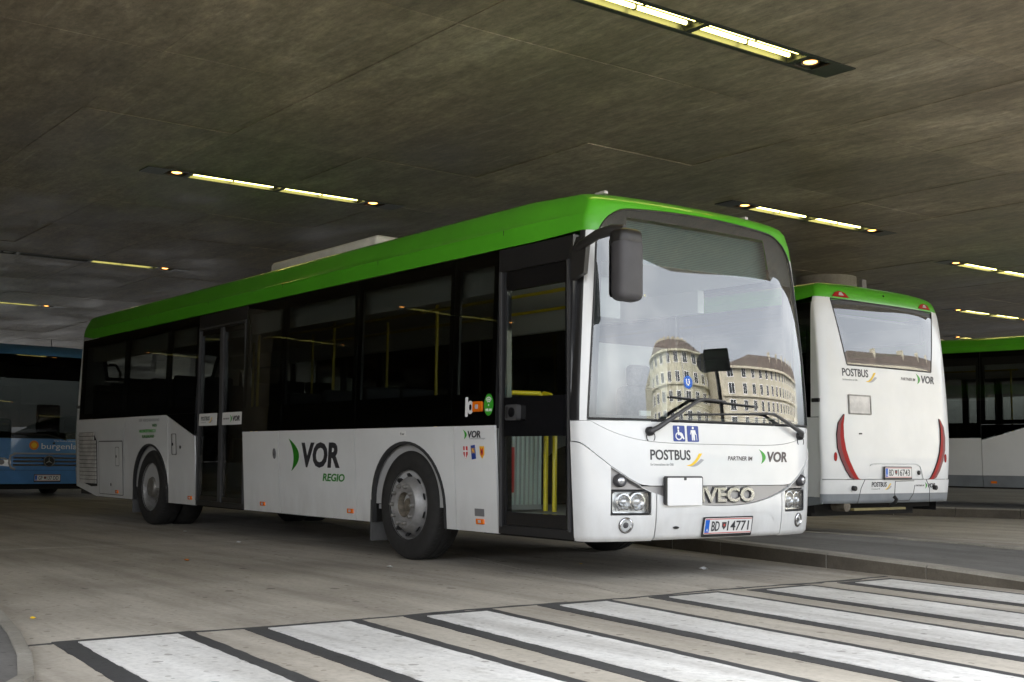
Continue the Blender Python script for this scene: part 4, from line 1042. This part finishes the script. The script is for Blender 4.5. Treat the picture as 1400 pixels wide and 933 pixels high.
        B().prism(rrect(-.848, 1.442, -.472, 1.643, .008, 2), Rr, .0, .007).obj('white_board', 'board_worn', hb)
        B().prism(rrect(-.69, 1.205, -.64, 1.222, .003, 2), Rr, 0, .006).obj('slot', 'black', bus)
        B().lathe([(.022, -.02), (.022, .02), (0, .024)], 12, lambda r_, a, ax: Rr(.46+r_*math.cos(a), .775+r_*math.sin(a)*1.2, ax)).obj('lock', 'black', bus)
        B().prism(circ(.0, 2.86, .012, .012, 8), Rr, .0, .01).obj('rear_camera', 'black', bus)
        B().tube([(-11.6, .85, .40), (-11.78, .85, .395)], .06, 14).obj('exhaust', 'rust', bus, 50)
        B().tube([(-11.86, .14, .40), (-11.92, .14, .43), (-11.94, .14, .47), (-11.91, .14, .50)], .022, 8).obj('tow_hook', 'black', bus)
        B().box((-11.80, -.25, .345), (-11.74, .75, .372)).obj('tow_bar', 'logo_yellow_dull', bus)
    # ---------- underbody and interior
    B().box((-11.55, -1.13, .36), (-.35, 1.13, .42)).obj('chassis', 'chassis', bus)
    for a, c in ((-1.75, -.5), (-8.0, -3.3), (-11.4, -9.5)):
        B().box((a, -1.0, .27), (c, 1.0, .36)).obj('chassis_box', 'chassis', bus)
    for cx_ in (-2.58, -8.75): B().tube([(cx_, -.95, .47), (cx_, .95, .47)], .07, 10).obj('axle', 'chassis', bus)
    it = B(); it.box((-7.4, -1.16, .421), (-.34, 1.16, .46)); it.box((-11.6, -1.16, .421), (-7.41, 1.16, .80)); it.obj('floor', 'interior', bus)
    B().box((-11.5, -1.12, zg-.11), (-.55, 1.12, zg-.08)).obj('interior_ceiling', 'interior_light', bus)
    for m in (-1, 1):
        B().box((-11.5, min(m*1.06, m*1.14), zg-.32), (-1.3, max(m*1.06, m*1.14), zg-.112)).obj('light_duct', 'interior_light', bus)
    for a, c in ((-11.6, -7.3), (-5.9, -3.5), (-3.4, -1.85), (-1.8, -1.3)): B().box((a, -1.205, .47), (c, -1.17, 1.13)).obj('inner_wall', 'interior', bus)
    B().box((-11.6, 1.17, .47), (-1.8, 1.205, 1.13)).obj('inner_wall', 'interior', bus)
    sx = [-1.75, -3.1, -3.9, -4.7, -5.5, -7.9, -8.7, -9.5, -10.3, -11.0]
    for m in (-1, 1):
        for x in sx:
            if m < 0 and -7.4 < x < -5.2: continue
            if m < 0 and x > -2: continue
            zf = .46 if x > -7.4 else .80
            for yy in (m*.52, m*.93):
                st = B().cbox((x-.45, yy-.19, zf+.36), (x, yy+.19, zf+.46), .03).cbox((x-.52, yy-.19, zf+.44), (x-.42, yy+.19, zf+1.10), .035).obj('passenger_seat', 'seat', bus, 50)
                B().tube([(x-.42, yy-.13, zf+.62), (x-.418, yy+.02, zf+.75), (x-.418, yy+.15, zf+.82)], .004, 4).obj('seat_pattern', 'seat_line', st)
                B().tube([(x-.2, yy, zf), (x-.2, yy, zf+.37)], .03, 8).obj('seat_leg', 'frame_grey', st)
    for (x, y) in ((-3.5, -.35), (-5.6, -.35), (-5.6, .35), (-7.45, -.4), (-7.45, .35), (-9.1, .3)):
        B().tube([(x, y, .46), (x, y, zg-.11)], .017, 8).obj('grab_pole', 'yellow_rail', bus, 50)
    B().tube([(-1.20, -.79, .47), (-1.20, -.79, 1.25), (-1.21, -.80, 1.36), (-1.23, -.84, 1.42), (-1.29, -.95, 1.42), (-1.31, -1.12, 1.42)], .020, 8).obj('door_rail', 'yellow_rail', bus, 50)
    B().tube([(-1.05, -.82, .47), (-1.05, -.82, 1.30), (-1.12, -.81, 1.40), (-1.22, -.80, 1.42)], .020, 8).obj('door_rail', 'yellow_rail', bus, 50)
    ep = B().box((-1.345, -1.16, .48), (-1.32, -.74, 1.28)).obj('entry_partition', 'interior', bus)
    for k in range(9): B().box((-1.32, -1.14+k*.046, .52), (-1.31, -1.118+k*.046, 1.25)).obj('rib', 'rib_green', ep)
    B().tube([(-1.27, -1.10, .62), (-1.27, -1.10, .98)], .035, 10).obj('fire_extinguisher', 'red_paint', bus, 50)
    for yy in (-.4, .4): B().tube([(-1.3, yy, zg-.22), (-7.3, yy, zg-.22)], .016, 8).obj('ceiling_rail', 'yellow_rail', bus, 50)
    B().tube([(-.9, -.75, zg-.13), (-.95, -.72, zg-.25), (-1.05, -.68, zg-.28), (-1.35, -.6, zg-.26)], .016, 8).obj('ceiling_rail', 'yellow_rail', bus, 50)
    # driver's place
    dash = B().cbox((-.75, -.42, .46), (-.22, 1.15, 1.12), .06).cbox((-.80, .25, 1.0), (-.35, 1.05, 1.22), .06).obj('dashboard', 'dash', bus, 50)
    td = B().cbox((-1.35, -.30, .46), (-.80, -.05, 1.22), .03).obj('ticket_desk', 'interior_light', bus, 50)
    for k in range(11): B().box((-1.33+k*.048, -.312, .55), (-1.305+k*.048, -.299, 1.15)).obj('rib', 'interior_light', td)
    B().lathe([(.21, -.012), (.225, 0), (.21, .012), (.198, 0), (.21, -.012)], 28, lambda r_, a, ax: Vector((-.86, .62, 1.25))+Vector((math.sin(R(65))*-r_*math.cos(a)*.9*.45+ax, r_*math.sin(a), r_*math.cos(a)*.55))).obj('steering_wheel', 'black', dash, 60)
    B().cbox((-1.55, .38, .75), (-1.05, .86, .88), .04).cbox((-1.68, .38, .82), (-1.53, .86, 1.55), .05).cbox((-1.68, .50, 1.55), (-1.57, .74, 1.75), .04).obj('driver_seat', 'seat', bus, 50)
    B().box((-1.82, .10, .47), (-1.79, 1.15, 1.95)).obj('driver_partition', 'interior', bus)
    B().box((-.95, .0, .47), (-.93, .12, 1.3)).obj('desk_post', 'interior_light', bus)
    B().prism([(-.60, .60), (-.60, 1.05), (.0, 1.05), (.0, .6)], lambda u, v_, o: Vector((-1.25+u*.3, .02+o, v_)), 0, .02).obj('desk_panel', 'interior_light', bus)
    B().cbox((-.52, -.85, 1.98), (-.49, -.62, 2.30), .012).obj('sun_blind', 'interior', bus, 50)
    return bus

plain('display', (.1, .15, .14), .4)
m, t_, b_ = MATS['display'], MATS['display'].node_tree, MATS['display'].node_tree.nodes['Principled BSDF']
wv = t_.nodes.new('ShaderNodeTexWave'); wv.bands_direction = 'Z'; wv.inputs['Scale'].default_value = 22; wv.inputs['Distortion'].default_value = 0
t_.links.new(objco(t_, (1, 1, 1)), wv.inputs['Vector'])
t_.links.new(ramp(t_, wv.outputs['Fac'], [(.2, (.02, .04, .037)), (.8, (.10, .16, .148))]), b_.inputs['Base Color'])
plain('rib_green', (.50, .58, .55), .5)
plain('badge_metal', (.34, .34, .345), .16, metal=1)
plain('lamp_chrome', (.86, .87, .88), .32, metal=1)
plain('lens_ball', (.55, .56, .58), .05, metal=.6, coat=1)
plain('frame_dark', (.022, .021, .020), .4)
plain('frame_label', (.16, .16, .165), .5)
plain('slat_white', (.55, .53, .50), .45, dirt=.35, dscale=5)
plain('door_black', (.016, .016, .017), .3, coat=.2)
plain('flap', (.10, .10, .10), .8, dirt=.3, dscale=6)
plain('tail_clear', (.20, .055, .06), .4, coat=0, spec=.2)
plain('board_worn', (.80, .77, .73), .5, dirt=.25, dscale=7)
plain('logo_yellow_dull', (.22, .18, .07), .6, dirt=.3)
plain('dash', (.03, .032, .034), .6)

make_bus('long white and green low floor bus standing in front with closed doors', None, (0, 0, 0), 0, ('BD', '14771'))
make_bus('white and green bus seen from behind, parked beyond the platform', None, (-2.14-BL*math.cos(R(1.5)), 5.19-BL*math.sin(R(1.5)), 0), R(181.5), ('BD', '16743'), zg=2.70, grey=True, signs=False)
make_bus('green roofed bus with grey skirt cut by the right edge of the picture', None, (-12.95, 12.5, .186), R(190), ('BD', '15308'), zg=2.68, grey=True, signs=False, number_rear=False)

# ================================================================== BLUE COACH
def make_coach(loc, rz):
    t = tag(empty('coach', loc, rz), 'blue coach with chrome grille facing the camera behind the long bus', 'bus')
    W_ = lambda z: 1.275 if z < 2.6 else 1.275-.10*((z-2.6)/.55)**2
    X_ = lambda z: -.03*((.6-z)/.3)**2 if z < .6 else (-.02*((z-.6)/.6)**2 if z < 1.2 else -.02-.16*((z-1.2)/1.5)**1.5-(0 if z < 2.85 else .5*((z-2.85)/.3)**2))
    def KS(s, z): return Vector((X_(z)-.28*sup(s), s*W_(z), z))
    K = lambda y, z, o=0: surf(KS, max(-1, min(1, y/W_(z))), z, o, False)
    Ks = lambda s, z, o=0: surf(KS, s, z, o, False)
    sl = alist(49)
    B().grid([[(s, z) for z in lin(.28, .55, 6)] for s in sl], Ks, .01, .03).obj('bumper', 'coach_blue', t, 40)
    B().grid([[(s, z) for z in lin(.556, 1.19, 10)] for s in sl], Ks, 0, .03).obj('front_panel', 'coach_blue', t, 40)
    roof = B()
    cols = [[KS(s, z) for z in lin(2.90, 3.14, 10)] for s in sl]+[[Vector((X_(z)-.28+(-12+.28-X_(z)-.0)*x, W_(z), z)) for z in lin(2.90, 3.14, 10)] for x in (.1, .5, 1)]+[[Vector((X_(z)-.28+(-12+.28-X_(z))*x, -W_(z), z)) for z in lin(2.90, 3.14, 10)] for x in (1, .5, .1)]
    n = len(cols); v = [q for c in cols for q in c]; f = [(i*10+j, ((i+1) % n)*10+j, ((i+1) % n)*10+j+1, i*10+j+1) for i in range(n) for j in range(9)]+[tuple(i*10+9 for i in range(n))]
    rf = mobj('roof', v, f, 'coach_blue', t, 40)
    B().tube([(-.75, .25, 3.13), (-.80, .25, 3.30)], [.012, .006], 6).obj('antenna', 'black', rf)
    ws = B().grid([[(s, z) for z in lin(1.20, 2.89, 24)] for s in [x*.985 for x in sl]], Ks, 0).obj('windscreen', 'coach_glass', t, 60)
    fr = B(); fr.grid([[(s, z) for z in lin(2.72, 2.895, 4)] for s in sl], Ks, -.012); fr.grid([[(s, z) for z in lin(1.195, 1.32, 4)] for s in sl], Ks, -.012)
    for m in (-1, 1): fr.grid([[(m*s, z) for z in lin(1.2, 2.89, 12)] for s in (.93, .96, 1)], Ks, -.013)
    fr.obj('black_edge_band', 'black', ws)
    for m in (-1, 1):
        fn = (lambda u, z, o, m=m: Vector((u, m*(W_(z)+o), z)))
        B().prism([(-11.9, .3), (-.29, .3), (-.29, 1.19), (-11.9, 1.19)], fn, -.03, 0).obj('side_panel', 'coach_blue', t)
        B().prism([(-11.9, 1.195), (-.47, 1.195), (-.47, 2.89), (-11.9, 2.89)], fn, -.02, -.005).obj('side_window', 'side_glass', t)
        # grille bars, light units, mirrors
        hl = B().prism([(m*.74, .62), (m*1.10, .66), (m*1.16, .80), (m*.86, .80), (m*.74, .74)], K, .0, .012).obj('headlight', 'lamp_chrome', t)
        B().prism(circ(m*.92, .71, .055, .05, 14), K, .012, .03).obj('lamp_bowl', 'lens_ball', hl)
        mi = B().cbox((.10, m*1.36-.11, 1.75), (.30, m*1.36+.11, 2.35), .05).obj('mirror', 'black', t, 60)
        B().tube([(-.3, m*1.15, 2.75), (.05, m*1.32, 2.78), (.2, m*1.36, 2.6), (.2, m*1.36, 2.33)], .03, 8).obj('arm', 'black', mi, 60)
        for x in (-2.8, -9.0):
            B().lathe([(.0, .02), (.2, .03), (.3, .0), (.32, -.01), (.44, -.012), (.49, .03), (.49, .25)], 28, lambda r_, a, ax, m=m, x=x: (x+r_*math.cos(a), m*(1.24-ax), .49+r_*math.sin(a))).obj('wheel', 'rubber', t, 50)
    B().box((-11.8, -1.15, .35), (-.35, 1.15, .55)).obj('chassis', 'chassis', t)
    B().box((-2.2, -1.18, .16), (-.40, 1.18, .34)).obj('valance', 'chassis', t)
    B().box((-11.8, -1.2, .56), (-.4, 1.2, 1.1)).obj('floor', 'interior', t)
    B().box((-11.8, -1.2, 2.80), (-.6, 1.2, 2.84)).obj('interior_ceiling', 'interior', t)
    B().box((-11.95, -1.22, .56), (-11.85, 1.22, 2.9)).obj('rear_panel', 'coach_blue', t)
    B().cbox((-.9, -1.0, 1.0), (-.35, 1.0, 1.30), .08).obj('dashboard', 'dash', t, 50)
    for y in (-.8, .6): B().cbox((-1.75, y-.25, 1.2), (-1.6, y+.25, 1.95), .05).obj('seat', 'seat', t, 50)
    gr = B().prism([(-.98, .60), (.98, .60), (1.02, .82), (.80, .86), (-.80, .86), (-1.02, .82)], K, -.0, .004).obj('grille', 'black', t)
    for z in (.655, .73, .80):
        B().grid([[(y, z+dz) for dz in (-.018, 0, .018)] for y in lin(-.70, .70, 21)], lambda y, z2, o, z=z: K(y, z2, .012 if abs(z2-z) > .01 else .026), 0).obj('bar', 'chrome', gr, 60)
    for m in (-1, 1):
        B().tube([K(m*u, z, .02) for u, z in ((.66, .57), (.74, .60), (.78, .70), (.76, .84), (.66, .88))], .022, 8).obj('trim', 'satin', gr, 60)
    B().tube([K(u, .885, .016) for u in lin(-.70, .70, 15)], .018, 8).obj('trim', 'satin', gr, 60)
    em = B().lathe([(.115, .02), (.112, .045), (.098, .045), (.098, .03)], 28, lambda r_, a, ax: K(r_*math.cos(a), .735+r_*math.sin(a), ax)).lathe([(.098, .028), (0, .028)], 20, lambda r_, a, ax: K(r_*math.cos(a), .735+r_*math.sin(a), ax)).obj('emblem', 'black', gr, 50)
    B().ring(circ(0, .735, .115, .115, 28), circ(0, .735, .098, .098, 28), K, .044, .05).obj('ring', 'chrome', em)
    for a in (90, 210, 330):
        u = Vector((math.cos(R(a)), math.sin(R(a)))); n_ = Vector((-u.y, u.x))*.013
        B().prism([(n_.x, .735+n_.y), (u.x*.1, .735+u.y*.1), (-n_.x, .735-n_.y)], K, .03, .046).obj('star', 'chrome', em)
    fp_ = lambda u, v_, o: Vector((K(0, .42, 0).x+.02+o, u, v_))
    plate(fp_, t, -.27, .335, .52, .125, ('GP', '137 DD'), 'front_number_plate')
    B().prism(circ(-.30, 1.055, .095, .095, 24), K, .0, .003).obj('sun_logo', 'sun_orange', t)
    B().prism(circ(-.30, 1.055, .055, .055, 20), K, .003, .005).obj('sun_core', 'logo_yellow', t)
    text('lettering', 'burgenland', K, -.15, .985, .115, 'decal_white', t, width=.95, off=.001, bold=.004)
    text('lettering', 'Verkehrsbetriebe', K, .10, 1.135, .035, 'decal_white', t, width=.62, off=.001)
    B().prism(circ(.10, 1.10, .022, .022, 10), K, .0, .015).obj('washer', 'black', t)
    wp = B().tube([K(.35, 1.17, .03), K(-.05, 1.27, .04), K(-.75, 1.28, .03)], .014, 6).obj('wiper', 'black', t)
    B().grid([[(y, z) for z in (2.42, 2.68)] for y in lin(-.85, .85, 9)], K, -.10).obj('destination_display', 'dash', t)
    return t
plain('teal', (.06, .22, .20), .4)
plain('sun_orange', (.75, .22, .02), .4)
glass('coach_glass', (.05, .055, .055), 1.38)
make_coach((-19.0, .46, 0), R(5))

# ================================================================== OUTSIDE: houses and signs mirrored in the windscreens
def facade(root, pts, z0, storeys, sh, bay, ww, wh, mat, first=0):
    """pts: plan polyline of a facade; windows with frames, one by one"""
    wm = None
    for (a, c) in zip(pts, pts[1:]):
        a, c = Vector(a), Vector(c); d = c-a; L_ = d.length; d /= L_; n_ = Vector((d.y, -d.x)); k = max(1, int(L_//bay))
        for i in range(k):
            u = (i+.5)*L_/k
            for s in range(first, storeys):
                z = z0+s*sh+.9; q = a+d*u
                fn = lambda x, y, o: (x, -o, y)
                if wm is None:
                    wo_ = B().ring([(-ww/2-.12, -.1), (ww/2+.12, -.1), (ww/2+.12, wh+.12), (-ww/2-.12, wh+.12)], [(-ww/2, 0), (ww/2, 0), (ww/2, wh), (-ww/2, wh)], fn, -.02, .06).box((-.04, -.05, 0), (.04, .0, wh)).obj('window', 'decal_white', root)
                    pa = B().box((-ww/2, -.02, 0), (ww/2, -.01, wh)).obj('pane', 'house_glass', wo_); wm = (wo_, pa); o, p2 = wo_, pa
                else:
                    o = wm[0].copy(); link(o, root); p2 = wm[1].copy(); link(p2, o)
                o.location = (q.x, q.y, z); o.rotation_euler = (0, 0, math.atan2(d.y, d.x))
plain('house_glass', (.03, .035, .04), .1, coat=.5)
def block(label, pts, back, h, storeys, mat, roofm, bay=3.4):
    c0 = Vector(pts[0]); root = tag(empty('apartment_building', (0, 0, 0)), label, 'building')
    plan = pts+back
    B().prism(plan, flat, -.05, h).obj('wall', mat, root)
    facade(root, pts, .6, storeys, (h-.6)/storeys, bay, 1.35, 1.7, mat, 0)
    n = len(pts); co = B(); fa = B()
    for z, e in ((h-.5, .55), (h*.70, .30), (4.0, .25)):
        for a, c in zip(pts, pts[1:]):
            a, c = Vector(a), Vector(c); d = (c-a).normalized(); n_ = Vector((d.y, -d.x))*e
            co.prism([(a.x, a.y), (c.x, c.y), (c.x+n_.x, c.y+n_.y), (a.x+n_.x, a.y+n_.y)], flat, z, z+.32)
        co.obj('cornice', mat, root); co = B()
    m = Vector((sum(p_[0] for p_ in plan)/len(plan), sum(p_[1] for p_ in plan)/len(plan)))
    top = [(p_[0]*.75+m.x*.25, p_[1]*.75+m.y*.25) for p_ in plan]; k = len(plan)
    rf = mobj('roof', [(x, y, h) for x, y in plan]+[(x, y, h+2.2) for x, y in top], [(i, (i+1) % k, k+(i+1) % k, k+i) for i in range(k)]+[tuple(range(k, 2*k))], roofm, root)
    for i in range(0, n-1):
        q = Vector(pts[i])*.6+m*.4
        B().cbox((q.x-.8, q.y-.4, h+.8), (q.x+.8, q.y+.4, h+3.0), .05).obj('chimney', 'plaster', rf)
    return root
def polar(r_, a): return (r_*math.cos(R(a)), r_*math.sin(R(a)))
# facades run clockwise seen from above so that their outside looks at the hall
rc = Vector(polar(95, 39.5)); arc = []
for k in range(13):
    a = R(39.5+180-100+200*k/12); arc.append((rc.x+11*math.cos(a), rc.y+11*math.sin(a)))
block('cream corner house with a rounded front across the square', arc, [(rc.x+40, rc.y+6), (rc.x+36, rc.y+34)][:2], 20.0, 6, 'plaster_green', 'roof_tile', 2.8)
p1, p2 = Vector(polar(88, 47.5)), Vector(polar(135, 77)); fac = [tuple(p1.lerp(p2, k/6)) for k in range(7)]
nrm_ = Vector(((p2-p1).y, -(p2-p1).x)).normalized()
if nrm_.dot(-p1) < 0: fac = fac[::-1]; nrm_ = -nrm_
bk = [(fac[-1][0]-nrm_.x*14, fac[-1][1]-nrm_.y*14), (fac[0][0]-nrm_.x*14, fac[0][1]-nrm_.y*14)]
block('long cream apartment house with grey roof and chimneys across the square', fac, bk, 17.5, 6, 'plaster', 'roof_tile', 3.4)
# posts on the square
t = tag(empty('sign_post', (4.9, 5.35, 0)), 'dark square sign panel and round sign on one post by the deck edge', 'sign')
B().tube([(0, 0, 0), (0, 0, 2.9)], .035, 10).obj('post', 'frame_grey', t)
rz_ = R(47); dn = Vector((-math.cos(rz_), -math.sin(rz_), 0)); du_ = Vector((math.sin(rz_), -math.cos(rz_), 0))
sg = lambda u, v_, o: du_*u+Vector((0, 0, v_))+dn*o
B().prism(rrect(-.30, 2.80, .24, 3.28, .03), sg, .04, .055).obj('square_panel', 'black', t)
B().prism(circ(.24, 3.0, .22, .22, 24), sg, .0, .012).obj('round_panel', 'frame_label', t)
t = tag(empty('underground_sign', (15.2, 13.4, 0)), 'slim pole with a round blue U sign on the square', 'sign')
B().tube([(0, 0, 0), (0, 0, 5.9)], [.05, .03], 10).obj('pole', 'logo_grey', t)
rz_ = R(41.5); dn2 = Vector((-math.cos(rz_), -math.sin(rz_), 0)); du2 = Vector((math.sin(rz_), -math.cos(rz_), 0))
sg2 = lambda u, v_, o: du2*u+Vector((0, 0, v_))+dn2*o
q = B().prism(circ(-.30, 4.55, .32, .30, 24), sg2, .04, .12).obj('round_panel', 'eu_blue', t)
text('lettering', 'U', lambda u, v_, o: sg2(u, v_, o), -.43, 4.42, .27, 'decal_white', q, width=.26, off=.121, bold=.05)
t = tag(empty('bus_shelter', (19.5, 20.5, 0), R(135)), 'glass roofed shelter with teal fascia on the square', 'shelter')
B().cbox((-6, -1.3, 2.85), (6, 1.3, 3.1), .04).obj('roof', 'teal', t)
for x in (-5.5, -1.8, 1.8, 5.5): B().tube([(x, .9, 0), (x, .9, 2.86)], .06, 10).obj('post', 'logo_grey', t)
for k in range(3): B().box((-5.4+k*3.7, .93, .3), (-1.9+k*3.7, .95, 2.4)).obj('pane', 'door_glass', t)

# ================================================================== small litter on the concrete
for i, (x, y, sx_, m_, lab) in enumerate([(-.55, .35, .05, 'decal_white', 'crumpled white paper scrap on the road near the platform kerb'), (-2.0, -1.75, .035, 'decal_white', 'small white paper scrap beside the front wheel'),
        (-1.45, -.2, .018, 'logo_yellow', 'tiny yellow scrap under the bus front'), (-7.1, -1.42, .03, 'decal_white', 'white scrap beside the rear wheel'), (-5.2, -1.62, .03, 'decal_white', 'white scrap below the middle door'),
        (-.35, -5.0, .02, 'logo_yellow', 'orange leaf scrap beside the traffic island'), (-3.4, -2.9, .03, 'sun_orange', 'orange cigarette packet scrap in the open lane')]):
    b = B(); n = 7; vv = [(sx_*math.cos(2*math.pi*k/n)*rnd.uniform(.5, 1.2), sx_*math.sin(2*math.pi*k/n)*rnd.uniform(.5, 1.1), rnd.uniform(0, sx_*.4)) for k in range(n)]
    vv += [(0, 0, sx_*.5), (0, 0, 0)]
    o = b.add(vv, [(k, (k+1) % n, n) for k in range(n)]+[((k+1) % n, k, n+1) for k in range(n)]).obj('paper_scrap', m_); o.location = (x, y, .004)
    tag(o, lab, 'litter')
